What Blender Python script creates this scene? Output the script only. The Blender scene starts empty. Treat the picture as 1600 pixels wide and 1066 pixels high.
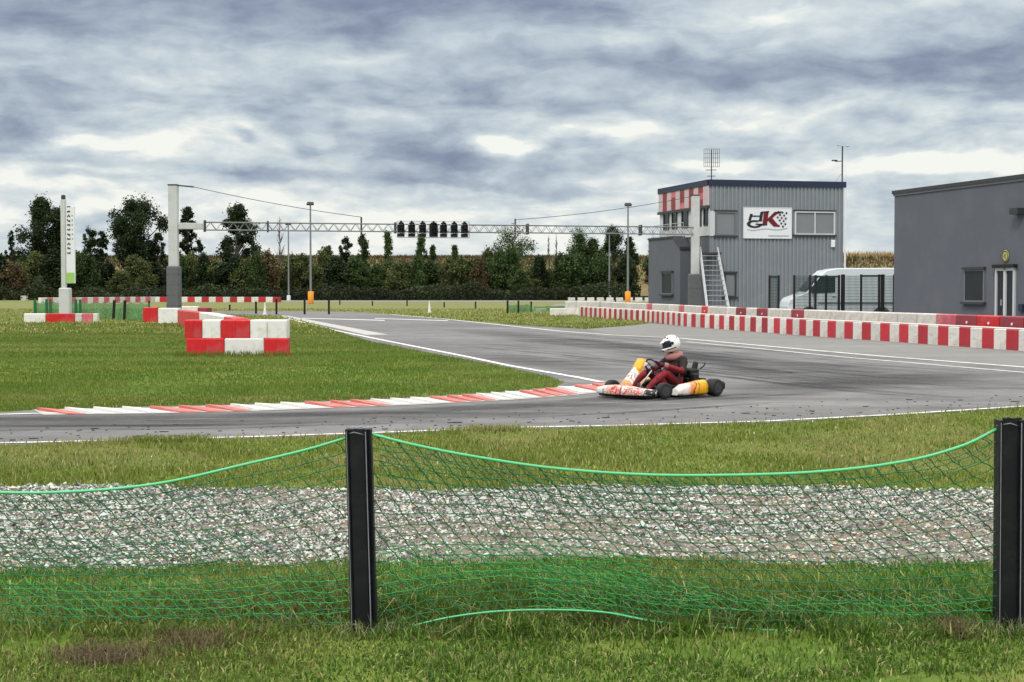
import bpy, math, random
import numpy as np
from mathutils import Vector, Matrix
R = math.radians
random.seed(7); rng = np.random.default_rng(7)
C = bpy.context.scene.collection
sc = bpy.context.scene

# ------------------------------------------------------------ camera
CH = 1.68; FPX = 2400.0; TH = math.atan(81/2400.0)
cam = bpy.data.cameras.new('camera'); camo = bpy.data.objects.new('camera', cam); C.objects.link(camo)
cam.sensor_width = 36; cam.lens = FPX/1600*36; cam.clip_end = 12000; cam.clip_start = .1
camo.location = (0, 0, CH); camo.rotation_euler = (math.pi/2-TH, 0, 0)
sc.camera = camo
sc.view_settings.view_transform = 'Standard'; sc.view_settings.look = 'None'
sc.view_settings.exposure = 0.0; sc.view_settings.gamma = 1.0
SUN_EL, SUN_AZ = 48, 205      # azimuth clockwise from +Y: behind the camera, to its left

def ray(px, py):
    ct, st = math.cos(TH), math.sin(TH); u = 533-py
    return Vector((px-800, FPX*ct+u*st, -FPX*st+u*ct))
def G(px, py, z=0.0):                    # the ground point seen at that spot of the survey photo
    d = ray(px, py); t = (z-CH)/d.z
    return Vector((d.x*t, d.y*t, z))
def V(px, py, Y):                        # the point at distance Y
    d = ray(px, py); t = Y/d.y
    return Vector((d.x*t, Y, CH+d.z*t))
def zat(py, Y): return V(800, py, Y).z
def ppm(Y): return FPX/Y

# ------------------------------------------------------------ world: overcast sky
w = bpy.data.worlds.new('World'); sc.world = w; w.use_nodes = True
nt = w.node_tree; nt.nodes.clear()
class NB:
    def __init__(s, nt): s.nt = nt
    def n(s, t, **k):
        o = s.nt.nodes.new(t)
        for a, b in k.items(): setattr(o, a, b)
        return o
    def l(s, a, b): s.nt.links.new(a, b)
    def m(s, op, a, b=None, c=None, clamp=False):
        o = s.n('ShaderNodeMath', operation=op, use_clamp=clamp)
        for i, x in enumerate((a, b, c)):
            if x is None: continue
            if isinstance(x, (int, float)): o.inputs[i].default_value = x
            else: s.l(x, o.inputs[i])
        return o.outputs[0]
    def comb(s, x, y, z=0.0):
        o = s.n('ShaderNodeCombineXYZ')
        for i, v in enumerate((x, y, z)):
            if isinstance(v, (int, float)): o.inputs[i].default_value = v
            else: s.l(v, o.inputs[i])
        return o.outputs[0]
    def noise(s, vec, scale, detail=4, rough=.5, dist=0.0, out='Fac'):
        o = s.n('ShaderNodeTexNoise')
        if vec is not None: s.l(vec, o.inputs['Vector'])
        o.inputs['Scale'].default_value = scale; o.inputs['Detail'].default_value = detail
        o.inputs['Roughness'].default_value = rough; o.inputs['Distortion'].default_value = dist
        return o.outputs[out]
    def ramp(s, fac, stops, interp='LINEAR'):
        o = s.n('ShaderNodeValToRGB'); cr = o.color_ramp; cr.interpolation = interp
        while len(cr.elements) < len(stops): cr.elements.new(.5)
        for e, (p, c) in zip(cr.elements, stops):
            e.position = p; e.color = (*c, 1) if len(c) == 3 else c
        s.l(fac, o.inputs[0]); return o.outputs[0]
    def mix(s, fac, a, b, mode='MIX'):
        o = s.n('ShaderNodeMix', data_type='RGBA', blend_type=mode)
        for i, x in ((0, fac), (6, a), (7, b)):
            if isinstance(x, (int, float)): o.inputs[i].default_value = x
            elif isinstance(x, tuple): o.inputs[i].default_value = (*x, 1)
            else: s.l(x, o.inputs[i])
        return o.outputs[2]
nb = NB(nt)
tc = nb.n('ShaderNodeTexCoord'); sep = nb.n('ShaderNodeSeparateXYZ'); nb.l(tc.outputs['Generated'], sep.inputs[0])
X_, Y_, Z_ = sep.outputs
az = nb.m('ARCTAN2', X_, Y_); el = nb.m('ARCSINE', Z_)
sky = nb.n('ShaderNodeTexSky', sky_type='NISHITA', sun_disc=False)
sky.sun_elevation = R(SUN_EL); sky.sun_rotation = R(SUN_AZ); sky.air_density = 1.2; sky.dust_density = 2.0
# warped coordinates so that cloud edges are ragged
def wnoise(sa, se, off, scale, det, rough):
    o = nb.n('ShaderNodeTexNoise'); nb.l(nb.comb(nb.m('MULTIPLY', az, sa), nb.m('MULTIPLY', el, se), off), o.inputs['Vector'])
    o.inputs['Scale'].default_value = scale; o.inputs['Detail'].default_value = det; o.inputs['Roughness'].default_value = rough
    s_ = nb.n('ShaderNodeSeparateColor'); nb.l(o.outputs['Color'], s_.inputs[0]); return s_
ws = wnoise(6.0, 15.0, 0.0, 1.6, 5, .55)
azw = nb.m('ADD', az, nb.m('MULTIPLY', nb.m('SUBTRACT', ws.outputs[0], .5), .10))
elw = nb.m('ADD', el, nb.m('MULTIPLY', nb.m('SUBTRACT', ws.outputs[1], .5), .035))
def blob(px, py, rx, ry, amp, k=2.0):
    a0 = math.atan((px-800)/2400); e0 = math.atan((452-py)/2400)
    dx = nb.m('MULTIPLY', nb.m('SUBTRACT', azw, a0), 2400/rx)
    dy = nb.m('MULTIPLY', nb.m('SUBTRACT', elw, e0), 2400/ry)
    q = nb.m('ADD', nb.m('MULTIPLY', dx, dx), nb.m('MULTIPLY', dy, dy))
    q = nb.m('POWER', q, 1.4)
    return nb.m('MULTIPLY', nb.m('EXPONENT', nb.m('MULTIPLY', q, -1.0)), amp)
# streaks that get longer and thinner towards the horizon
n1 = nb.noise(nb.comb(nb.m('MULTIPLY', azw, 4.0), nb.m('MULTIPLY', elw, 19.0), 3.0), 1.5, 5, .5)
n2 = nb.noise(nb.comb(nb.m('MULTIPLY', azw, 13.0), nb.m('MULTIPLY', elw, 40.0), 9.0), 1.7, 5, .52)
n3 = nb.noise(nb.comb(nb.m('MULTIPLY', az, 30.0), nb.m('MULTIPLY', el, 60.0), 5.0), 2.0, 4, .5)
val = nb.m('ADD', nb.m('MULTIPLY', nb.m('SUBTRACT', n1, .5), .82), nb.m("MULTIPLY", nb.m("SUBTRACT", n2, .5), .72))
val = nb.m("ADD", val, nb.m("MULTIPLY", nb.m("SUBTRACT", n3, .5), .22))
val = nb.m('ADD', val, .60)
BL = [(640, 12, 430, 62, -.34), (60, 40, 260, 60, -.20), (900, 108, 300, 34, -.18), (1500, 100, 330, 42, -.28), (1250, 138, 230, 22, -.14),
      (1180, 62, 260, 40, .20), (1300, 5, 220, 22, .12), (400, 96, 120, 20, .16), (150, 165, 280, 28, -.12), (560, 140, 250, 22, -.10),
      (260, 224, 250, 24, .30), (180, 222, 100, 10, .12), (20, 218, 66, 34, -.36), (380, 214, 26, 9, -.42), (482, 232, 34, 13, -.20),
      (780, 236, 50, 15, .50), (960, 200, 50, 9, .25), (1110, 255, 70, 12, .2), (700, 300, 60, 10, .15), (1520, 185, 120, 14, .16), (1250, 30, 60, 12, .2), (200, 95, 60, 10, .14), (350, 190, 120, 12, .14), (655, 268, 110, 44, -.30), (440, 276, 74, 20, -.30), (180, 285, 80, 9, -.22), (360, 270, 40, 9, -.2), (880, 290, 130, 30, -.12),
      (520, 180, 300, 22, .10), (100, 350, 200, 40, .06), (520, 345, 260, 30, .10), (950, 200, 160, 20, .14), (1000, 330, 150, 30, .06),
      (1190, 238, 50, 12, -.20), (1470, 266, 110, 14, .34), (1360, 330, 70, 50, .0), (1090, 262, 60, 14, .20), (800, 400, 1000, 26, .10), (1400, 190, 240, 20, .06)]
for b in BL: val = nb.m('ADD', val, blob(*b))
# ragged cumulus low in the sky: darker bases, brighter tops
def smooth(x, lo, hi):
    o = nb.n('ShaderNodeMapRange', interpolation_type='SMOOTHSTEP'); nb.l(x, o.inputs[0]); o.inputs[1].default_value = lo; o.inputs[2].default_value = hi; return o.outputs[0]
p1 = nb.noise(nb.comb(nb.m('MULTIPLY', az, 12.0), nb.m('MULTIPLY', el, 30.0), 21.0), 1.0, 6, .52, .15)
p2 = nb.noise(nb.comb(nb.m('MULTIPLY', az, 12.0), nb.m('ADD', nb.m('MULTIPLY', el, 30.0), -.25), 21.0), 1.0, 6, .52, .15)
env = nb.m('MULTIPLY', smooth(el, .012, .045), nb.m('SUBTRACT', 1.0, smooth(el, .105, .16)))
puff = nb.m('SUBTRACT', nb.m('MULTIPLY', smooth(p1, .54, .64), -.16), nb.m('MULTIPLY', nb.m('SUBTRACT', p1, p2), -1.0))
val = nb.m('ADD', val, nb.m('MULTIPLY', puff, env))
val = nb.m('ADD', val, nb.m('MULTIPLY', nb.m('SUBTRACT', 1.0, smooth(el, .05, .15)), .19))
cloud = nb.ramp(val, [(0.0, (.17, .205, .30)), (.25, (.245, .295, .405)), (.46, (.375, .445, .54)), (.64, (.53, .61, .675)), (.82, (.71, .77, .785)), (.96, (.94, .95, .90))])
up = nb.m('MULTIPLY', nb.m('SUBTRACT', el, .21), 2.2, clamp=True)
cloud = nb.mix(up, cloud, (2.15, 2.12, 2.08))
bgc = nb.n('ShaderNodeBackground'); nb.l(cloud, bgc.inputs[0]); bgc.inputs[1].default_value = 1.0
bgs = nb.n('ShaderNodeBackground'); nb.l(sky.outputs[0], bgs.inputs[0]); bgs.inputs[1].default_value = .1
cover = nb.n('ShaderNodeMixShader'); cover.inputs[0].default_value = .95
nb.l(bgs.outputs[0], cover.inputs[1]); nb.l(bgc.outputs[0], cover.inputs[2])
w.cycles.sampling_method = 'MANUAL'; w.cycles.sample_map_resolution = 256
wo = nb.n('ShaderNodeOutputWorld'); nb.l(cover.outputs[0], wo.inputs[0])

sun = bpy.data.lights.new('sun', 'SUN'); suno = bpy.data.objects.new('sun', sun); C.objects.link(suno)
sun.energy = 1.5; sun.angle = R(11); sun.color = (1, .93, .82)
sa, se = R(SUN_AZ), R(SUN_EL)
suno.rotation_euler = Vector((math.sin(sa)*math.cos(se), math.cos(sa)*math.cos(se), math.sin(se))).to_track_quat('Z', 'Y').to_euler()

# ------------------------------------------------------------ materials
def mat(name, col, rough=.6, metal=0.0, var=0.0, vscale=3.0, bump=0.0, bscale=20.0, dirt=None, dscale=4.0, spec=.4, objrand=0.0, attr=None, transl=0.0, coat=0.0, thr=(.48, .7), scuff=0.0):
    m = bpy.data.materials.new(name); m.use_nodes = True; t = m.node_tree
    p = t.nodes['Principled BSDF']; b = NB(t)
    p.inputs['Roughness'].default_value = rough; p.inputs['Metallic'].default_value = metal
    p.inputs['Specular IOR Level'].default_value = spec; p.inputs['Coat Weight'].default_value = coat
    tcn = b.n('ShaderNodeTexCoord'); oc = tcn.outputs['Object']
    if attr:
        a = b.n('ShaderNodeAttribute', attribute_name=attr); c = a.outputs['Color']
    else:
        rgb = b.n('ShaderNodeRGB'); rgb.outputs[0].default_value = (*col, 1); c = rgb.outputs[0]
    if var:
        n = b.noise(oc, vscale, 5, .6)
        f = b.m('ADD', b.m('MULTIPLY', b.m('SUBTRACT', n, .5), var*2), 1.0)
        c = b.mix(1.0, c, f, 'MULTIPLY')
    if objrand:
        oi = b.n('ShaderNodeObjectInfo')
        f = b.m('ADD', b.m('MULTIPLY', b.m('SUBTRACT', oi.outputs['Random'], .5), objrand*2), 1.0)
        c = b.mix(1.0, c, f, 'MULTIPLY')
    if dirt:
        n = b.noise(oc, dscale, 6, .65)
        f = b.ramp(n, [(thr[0], (0, 0, 0)), (thr[1], (1, 1, 1))])
        c = b.mix(b.m('MULTIPLY', f, .7), c, dirt)
    if scuff:
        oi2 = b.n('ShaderNodeObjectInfo'); vm = b.n('ShaderNodeVectorMath', operation='ADD'); b.l(oc, vm.inputs[0]); b.l(oi2.outputs['Location'], vm.inputs[1])
        mp = b.n('ShaderNodeMapping'); mp.inputs['Scale'].default_value = (1.6, 1.6, 9); mp.inputs['Rotation'].default_value = (.12, .1, 0); b.l(vm.outputs[0], mp.inputs[0])
        f = b.ramp(b.noise(mp.outputs[0], 1.5, 6, .75), [(.54, (0, 0, 0)), (.66, (1, 1, 1))])
        c = b.mix(b.m('MULTIPLY', f, scuff), c, (.06, .055, .055))
    b.l(c, p.inputs['Base Color'])
    if bump:
        bn = b.n('ShaderNodeBump'); bn.inputs['Strength'].default_value = bump; bn.inputs['Distance'].default_value = .02
        b.l(b.noise(oc, bscale, 5, .6), bn.inputs['Height']); b.l(bn.outputs[0], p.inputs['Normal'])
    if transl:
        tr = b.n('ShaderNodeBsdfTranslucent'); b.l(c, tr.inputs[0])
        mx = b.n('ShaderNodeMixShader'); mx.inputs[0].default_value = transl
        b.l(p.outputs[0], mx.inputs[1]); b.l(tr.outputs[0], mx.inputs[2])
        b.l(mx.outputs[0], t.nodes['Material Output'].inputs[0])
    return m

def ground_mat():
    m = bpy.data.materials.new('turf'); m.use_nodes = True; t = m.node_tree; p = t.nodes['Principled BSDF']; b = NB(t)
    g = b.n('ShaderNodeNewGeometry').outputs['Position']
    big = b.noise(g, .07, 4, .55); mid = b.noise(g, .55, 5, .6); fine = b.noise(g, 9.0, 5, .7)
    sx = b.n('ShaderNodeMapping'); sx.inputs['Scale'].default_value = (.05, .22, 1); b.l(g, sx.inputs[0])
    band = b.noise(sx.outputs[0], 1.0, 4, .6)
    c1 = b.ramp(b.m('ADD', b.m('MULTIPLY', mid, .6), b.m('MULTIPLY', band, .4)),
                [(.32, (.060, .110, .016)), (.48, (.095, .155, .022)), (.58, (.15, .18, .036)), (.72, (.23, .22, .070))])
    s = b.n('ShaderNodeSeparateXYZ'); b.l(g, s.inputs[0])
    far = b.m('MULTIPLY', b.m('SUBTRACT', s.outputs[1], 62), 1/50.0, clamp=True)
    c1 = b.mix(b.m('MULTIPLY', far, b.m('ADD', .25, b.m('MULTIPLY', big, .8))), c1, (.20, .19, .085))
    f = b.m('ADD', .55, b.m('MULTIPLY', fine, .9))
    c = b.mix(1.0, c1, f, 'MULTIPLY'); b.l(c, p.inputs['Base Color'])
    p.inputs['Roughness'].default_value = .9; p.inputs['Specular IOR Level'].default_value = .1
    bn = b.n('ShaderNodeBump'); bn.inputs['Strength'].default_value = .7; bn.inputs['Distance'].default_value = .05
    b.l(b.noise(g, 14, 4, .7), bn.inputs['Height']); b.l(bn.outputs[0], p.inputs['Normal'])
    return m
def asphalt_mat(name, lo, hi, light=0.0):
    m = bpy.data.materials.new(name); m.use_nodes = True; t = m.node_tree; p = t.nodes['Principled BSDF']; b = NB(t)
    g = b.n('ShaderNodeNewGeometry').outputs['Position']
    st = b.n('ShaderNodeMapping'); st.inputs['Scale'].default_value = (.10, .55, 1); st.inputs['Rotation'].default_value = (0, 0, R(8)); b.l(g, st.inputs[0])
    streak = b.noise(st.outputs[0], 1.0, 7, .68, .3)
    big = b.noise(g, .12, 5, .6); mid = b.noise(g, 1.6, 6, .7); fine = b.noise(g, 45, 3, .8)
    v = b.m('ADD', b.m('MULTIPLY', streak, .42), b.m('ADD', b.m('MULTIPLY', big, .24), b.m('MULTIPLY', mid, .34)))
    c = b.ramp(v, [(.34, lo), (.5, tuple((x+y)/2 for x, y in zip(lo, hi))), (.64, hi)])
    c = b.mix(1.0, c, b.m('ADD', .55, b.m('MULTIPLY', fine, .9)), 'MULTIPLY')
    st2 = b.n('ShaderNodeMapping'); st2.inputs['Scale'].default_value = (.9, 3.2, 1); b.l(g, st2.inputs[0])
    spots = b.ramp(b.noise(st2.outputs[0], 1.0, 4, .7), [(.60, (0, 0, 0)), (.72, (1, 1, 1))])
    c = b.mix(b.m('MULTIPLY', spots, .45), c, (.035, .035, .037))
    b.l(c, p.inputs['Base Color']); p.inputs['Roughness'].default_value = .88; p.inputs['Specular IOR Level'].default_value = .25
    bn = b.n('ShaderNodeBump'); bn.inputs['Strength'].default_value = .5; bn.inputs['Distance'].default_value = .01
    b.l(b.noise(g, 60, 3, .8), bn.inputs['Height']); b.l(bn.outputs[0], p.inputs['Normal'])
    return m
def alpha_mat(name, col, scale=(1, 1, 1), lo=.35, hi=.6, amt=1.0, rough=.8, use_attr=False):
    m = bpy.data.materials.new(name); m.use_nodes = True; t = m.node_tree; p = t.nodes['Principled BSDF']; b = NB(t)
    g = b.n('ShaderNodeNewGeometry').outputs['Position']
    mp = b.n('ShaderNodeMapping'); mp.inputs['Scale'].default_value = scale; b.l(g, mp.inputs[0])
    a = b.ramp(b.noise(mp.outputs[0], 1.0, 6, .7), [(lo, (0, 0, 0)), (hi, (1, 1, 1))])
    a = b.m('MULTIPLY', a, amt)
    if use_attr:
        at = b.n('ShaderNodeAttribute', attribute_name='Col'); a = b.m('MULTIPLY', a, at.outputs['Fac'])
    b.l(a, p.inputs['Alpha']); p.inputs['Base Color'].default_value = (*col, 1); p.inputs['Roughness'].default_value = rough
    p.inputs['Specular IOR Level'].default_value = .2
    return m
def flame_mat(name, stops, axis, a0, a1, nscale=9.0, namp=.5):
    m = bpy.data.materials.new(name); m.use_nodes = True; t = m.node_tree; p = t.nodes['Principled BSDF']; b = NB(t)
    tcn = b.n('ShaderNodeTexCoord'); s = b.n('ShaderNodeSeparateXYZ'); b.l(tcn.outputs['Object'], s.inputs[0])
    v = b.m('MULTIPLY', b.m('SUBTRACT', s.outputs[axis], a0), 1/(a1-a0))
    v = b.m('ADD', v, b.m('MULTIPLY', b.m('SUBTRACT', b.noise(tcn.outputs['Object'], nscale, 4, .6, .8), .5), namp))
    b.l(b.ramp(v, stops, 'CONSTANT'), p.inputs['Base Color']); p.inputs['Roughness'].default_value = .3
    return m

M = {}
M['turf'] = ground_mat()
M['asphalt'] = asphalt_mat('worn_asphalt', (.075, .076, .078), (.225, .224, .218))
M['asphalt2'] = asphalt_mat('pale_asphalt', (.145, .145, .137), (.235, .23, .217))
M['gravelbase'] = mat('gravel_base', (.20, .18, .145), .95, var=.5, vscale=6, bump=.8, bscale=40, spec=.1, dirt=(.22, .15, .09), dscale=1.2)
M['stone'] = mat('stone', (1, 1, 1), .85, attr='Col', spec=.2)
M['blade'] = mat('grass_blade', (1, 1, 1), .6, attr='Col', spec=.25, transl=.35)
M['leaf'] = mat('leaf', (1, 1, 1), .6, attr='Col', spec=.2, transl=.25, objrand=.22)
M['bark'] = mat('bark', (.10, .085, .065), .9, var=.4, vscale=6)
M['line'] = mat('road_paint', (.72, .71, .67), .7, var=.15, vscale=5, dirt=(.26, .26, .25), dscale=3.0, thr=(.50, .66))
M['conc'] = mat('old_concrete', (.42, .41, .385), .85, var=.2, vscale=2, dirt=(.28, .28, .27), dscale=2)
M['kred'] = mat('kerb_red', (.52, .125, .10), .65, var=.25, vscale=5, dirt=(.45, .27, .24), dscale=6)
M['kwhite'] = mat('kerb_white', (.66, .65, .63), .65, var=.12, vscale=5, dirt=(.40, .38, .36), dscale=5, thr=(.52, .7))
M['pred'] = mat('red_plastic', (.58, .012, .018), .42, scuff=.18, var=.18, vscale=2.5, dirt=(.38, .10, .10), dscale=2.5, objrand=.12)
M['pwhite'] = mat('white_plastic', (.74, .73, .71), .5, scuff=.18, var=.08, vscale=2, dirt=(.48, .46, .42), dscale=3.5, objrand=.06)
M['agedred'] = mat('aged_red_plastic', (.42, .018, .03), .5, scuff=.30, var=.25, vscale=2.5, dirt=(.25, .04, .05), dscale=3, objrand=.25)
M['agedwhite'] = mat('aged_white_plastic', (.62, .60, .56), .6, scuff=.30, var=.14, vscale=2, dirt=(.36, .33, .29), dscale=3, objrand=.12)
M['dullred'] = mat('faded_red_plastic', (.27, .035, .05), .6, scuff=.30, var=.3, vscale=3, dirt=(.16, .05, .06), dscale=4, objrand=.3)
M['pinkred'] = mat('pinkish_red_plastic', (.50, .10, .13), .6, var=.2, vscale=3, dirt=(.55, .3, .3), dscale=4, objrand=.2)
M['blackp'] = mat('black_plastic', (.005, .006, .009), .5, var=.3, vscale=10, spec=.3, dirt=(.02, .02, .022), dscale=9)
M['ribp'] = mat('pale_plastic', (.22, .22, .27), .35, var=.3, vscale=20, spec=.6)
M['net'] = mat('green_cord', (.006, .115, .030), .55, var=.35, vscale=15, spec=.4)
M['net2'] = mat('lit_green_cord', (.025, .34, .065), .5, var=.3, vscale=15, spec=.4)  # brighter copy of the cord, light coming through it put into the colour
M['rope'] = mat('light_green_rope', (.10, .50, .22), .45, var=.15, vscale=25, spec=.5)
M['metal'] = mat('galvanised_metal', (.42, .43, .44), .5, metal=.4, var=.12, vscale=2)
M['trussm'] = mat('weathered_steel', (.20, .21, .215), .5, metal=.3, var=.3, vscale=3)
M['dmetal'] = mat('dark_metal', (.05, .055, .06), .5, metal=.3)
M['column'] = mat('painted_column', (.50, .51, .51), .6, var=.07, vscale=1.5, dirt=(.36, .37, .38), dscale=1.2)
M['pad'] = mat('grey_padding', (.11, .115, .125), .85, var=.25, vscale=8, bump=.5, bscale=30)
M['orange'] = mat('orange_padding', (.80, .30, .03), .6, var=.15, vscale=2)
M['black'] = mat('matt_black', (.008, .008, .009), .6)
M['rubber'] = mat('tyre_rubber', (.018, .018, .019), .75, bump=.4, bscale=60)
M['clad'] = mat('grey_cladding', (.22, .245, .265), .45, metal=.15, var=.06, vscale=.6, dirt=(.26, .28, .30), dscale=1.1)
M['render'] = mat('dark_grey_render', (.100, .109, .132), .9, var=.06, vscale=.5, dirt=(.125, .13, .15), dscale=.7, bump=.1, bscale=25)
M['fascia'] = mat('dark_blue_trim', (.014, .022, .05), .5)
M['trim'] = mat('dark_trim', (.035, .037, .042), .5)
M['frame'] = mat('pale_window_frame', (.52, .54, .56), .5)
M['gframe'] = mat('grey_window_frame', (.14, .15, .17), .5)
M['shutter'] = mat('grey_blind', (.18, .195, .205), .7, var=.08, vscale=1)
M['glass'] = mat('dark_glass', (.018, .022, .030), .25, spec=.25, var=.4, vscale=1.5)
M['white'] = mat('white_sheet', (.68, .70, .73), .5, var=.05, vscale=1)
M['vanw'] = mat('van_paint', (.60, .66, .70), .3, coat=.4, var=.03, vscale=1)
M['fadedwhite'] = mat('faded_pinkish_white', (.50, .41, .42), .6, var=.15, vscale=2)
M['logored'] = mat('logo_red', (.13, .004, .008), .5)
M['logoblack'] = mat('logo_black', (.012, .012, .014), .5)
M['lightgreen'] = mat('light_green_sheet', (.30, .50, .13), .5, var=.1)
M['gold'] = mat('yellow_disc', (.42, .37, .10), .5, var=.2, vscale=6)
M['bank'] = mat('dry_bank', (.19, .14, .065), .95, var=.5, vscale=.12, dirt=(.09, .095, .035), dscale=.07, thr=(.42, .6), bump=.6, bscale=2)
M['soil'] = mat('soil', (.050, .038, .022), .95, var=.8, vscale=20, bump=1, bscale=40)
M['chrome'] = mat('steel', (.5, .5, .52), .25, metal=.9)
M['suitred'] = mat('red_suit', (.23, .006, .014), .75, var=.45, vscale=9, bump=1.0, bscale=14, dirt=(.05, .006, .008), dscale=7, thr=(.44, .56))
M['suitblack'] = mat('black_suit', (.012, .006, .008), .8, var=.4, vscale=14, bump=1.0, bscale=14)
M['collar'] = mat('pink_collar', (.33, .15, .14), .8, var=.25, vscale=20)
M['helmet'] = mat('white_helmet', (.78, .80, .76), .25, coat=.6)
M['orangep'] = mat('orange_plastic', (.85, .36, .02), .35, var=.1, vscale=20)
M['skin'] = mat('skin', (.5, .3, .22), .6)
W3, O3, R3, K3, P3 = (.74, .72, .70), (.85, .28, .08), (.62, .06, .05), (.03, .02, .02), (.85, .52, .45)
M['nose'] = flame_mat('nose_livery', [(0, W3), (.30, K3), (.32, W3), (.36, O3), (.40, P3), (.45, R3), (.49, P3), (.53, R3), (.56, W3), (.60, R3), (.63, P3), (.67, K3), (.69, P3), (.73, R3), (.77, W3), (.82, K3), (.88, W3)], 1, -.75, .75, 9, .42)
M['fair'] = flame_mat('fairing_livery', [(0, W3), (.10, (.85, .36, .02)), (.34, W3), (.42, P3), (.47, K3), (.50, W3), (.58, R3), (.62, W3), (.68, O3), (.80, (.8, .2, .05)), (.9, O3)], 0, .52, 1.02, 12, .35)
M['pod'] = flame_mat('side_pod_livery', [(0, (.85, .42, .01)), (.40, R3), (.44, (.85, .42, .01)), (.50, K3), (.54, O3), (.66, P3), (.72, W3), (.84, P3), (.87, W3)], 0, -.38, .38, 6, .3)

# ------------------------------------------------------------ mesh helpers
class MB:
    def __init__(s): s.v = []; s.f = []; s.mi = []
    def add(s, vs, fs, mi=0):
        k = len(s.v); s.v += [tuple(v) for v in vs]; s.f += [tuple(i+k for i in f) for f in fs]; s.mi += [mi]*len(fs)
    def box(s, c, d, rz=0, mi=0, bev=0.0, M4=None):
        hx, hy, hz = d[0]/2, d[1]/2, d[2]/2; b = min(bev, hx*.9, hy*.9, hz*.9)
        if b <= 0:
            vs = [Vector((x, y, z)) for z in (-hz, hz) for y in (-hy, hy) for x in (-hx, hx)]
            fs = [(0, 2, 3, 1), (4, 5, 7, 6), (0, 1, 5, 4), (2, 6, 7, 3), (0, 4, 6, 2), (1, 3, 7, 5)]
        else:
            def ringv(x, y, z, c): return [Vector(p) for p in ((-x+c, -y, z), (x-c, -y, z), (x, -y+c, z), (x, y-c, z), (x-c, y, z), (-x+c, y, z), (-x, y-c, z), (-x, -y+c, z))]
            vs = ringv(hx-b, hy-b, -hz, b*.4)+ringv(hx, hy, -hz+b, b)+ringv(hx, hy, hz-b, b)+ringv(hx-b, hy-b, hz, b*.4)
            fs = [tuple(range(7, -1, -1)), tuple(range(24, 32))]
            for r in range(3):
                for i in range(8): fs.append((r*8+i, r*8+(i+1) % 8, r*8+8+(i+1) % 8, r*8+8+i))
        T = M4 if M4 is not None else Matrix.Translation(Vector(c)) @ Matrix.Rotation(rz, 4, 'Z')
        s.add([T @ v for v in vs], fs, mi)
    def tube(s, pts, r, n=6, mi=0, caps=True):
        pts = [Vector(p) for p in pts]; rr = r if hasattr(r, '__len__') else [r]*len(pts)
        vs = []; fs = []
        for i, p in enumerate(pts):
            d = (pts[min(i+1, len(pts)-1)]-pts[max(i-1, 0)])
            d = d.normalized() if d.length > 1e-9 else Vector((0, 0, 1))
            a = Vector((0, 0, 1)) if abs(d.z) < .92 else Vector((1, 0, 0))
            e1 = d.cross(a).normalized(); e2 = d.cross(e1)
            for k in range(n):
                t = 2*math.pi*k/n; vs.append(p+(e1*math.cos(t)+e2*math.sin(t))*rr[i])
        for i in range(len(pts)-1):
            for k in range(n): fs.append((i*n+k, i*n+(k+1) % n, (i+1)*n+(k+1) % n, (i+1)*n+k))
        if caps: fs.append(tuple(range(n-1, -1, -1))); fs.append(tuple(range(len(vs)-n, len(vs))))
        s.add(vs, fs, mi)
    def lathe(s, prof, n=20, M4=Matrix(), mi=0, caps=True):     # profile (radius, height) about local Z
        vs = []; fs = []
        for r, z in prof:
            for k in range(n):
                t = 2*math.pi*k/n; vs.append(M4 @ Vector((r*math.cos(t), r*math.sin(t), z)))
        for i in range(len(prof)-1):
            for k in range(n): fs.append((i*n+k, i*n+(k+1) % n, (i+1)*n+(k+1) % n, (i+1)*n+k))
        if caps: fs.append(tuple(range(n-1, -1, -1))); fs.append(tuple(range(len(vs)-n, len(vs))))
        s.add(vs, fs, mi)
    def prism(s, poly, d0, d1, axis_f, mi=0):        # polygon extruded: axis_f(a, b, d) -> point
        n = len(poly); vs = [axis_f(a, b, d0) for a, b in poly]+[axis_f(a, b, d1) for a, b in poly]
        fs = [tuple(range(n)), tuple(range(2*n-1, n-1, -1))]+[(i, i+n, (i+1) % n+n, (i+1) % n) for i in range(n)]
        s.add(vs, fs, mi)
    def sheet(s, poly, z, mi=0): s.add([Vector((p[0], p[1], z)) for p in poly], [tuple(range(len(poly)))], mi)
    def grid(s, P, mi=0):
        n, m = len(P), len(P[0]); vs = [p for r in P for p in r]
        s.add(vs, [(i*m+j, i*m+j+1, (i+1)*m+j+1, (i+1)*m+j) for i in range(n-1) for j in range(m-1)], mi)
    def build(s, name, mats, parent=None, smooth=False):
        me = bpy.data.meshes.new(name); me.from_pydata(s.v, [], s.f)
        if not isinstance(mats, (list, tuple)): mats = [mats]
        for m in mats: me.materials.append(M[m] if isinstance(m, str) else m)
        if len(mats) > 1: me.polygons.foreach_set('material_index', s.mi)
        if smooth: me.polygons.foreach_set('use_smooth', [True]*len(s.f))
        me.update(); o = bpy.data.objects.new(name, me); C.objects.link(o)
        if parent: o.parent = parent
        return o
def tag(o, label=None, cat=None, group=None, kind=None):
    for k, v in (('label', label), ('category', cat), ('group', group), ('kind', kind)):
        if v: o[k] = v
    return o
def empty(name, loc, rz=0, label=None, cat=None, group=None):
    o = bpy.data.objects.new(name, None); o.empty_display_size = .2; C.objects.link(o)
    o.location = loc; o.rotation_euler = (0, 0, rz); return tag(o, label, cat, group)
def copy_tree(o, parent=None):
    c = o.copy(); C.objects.link(c); c.parent = parent
    for ch in [x for x in bpy.data.objects if x.parent == o]: copy_tree(ch, c)
    return c
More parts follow.
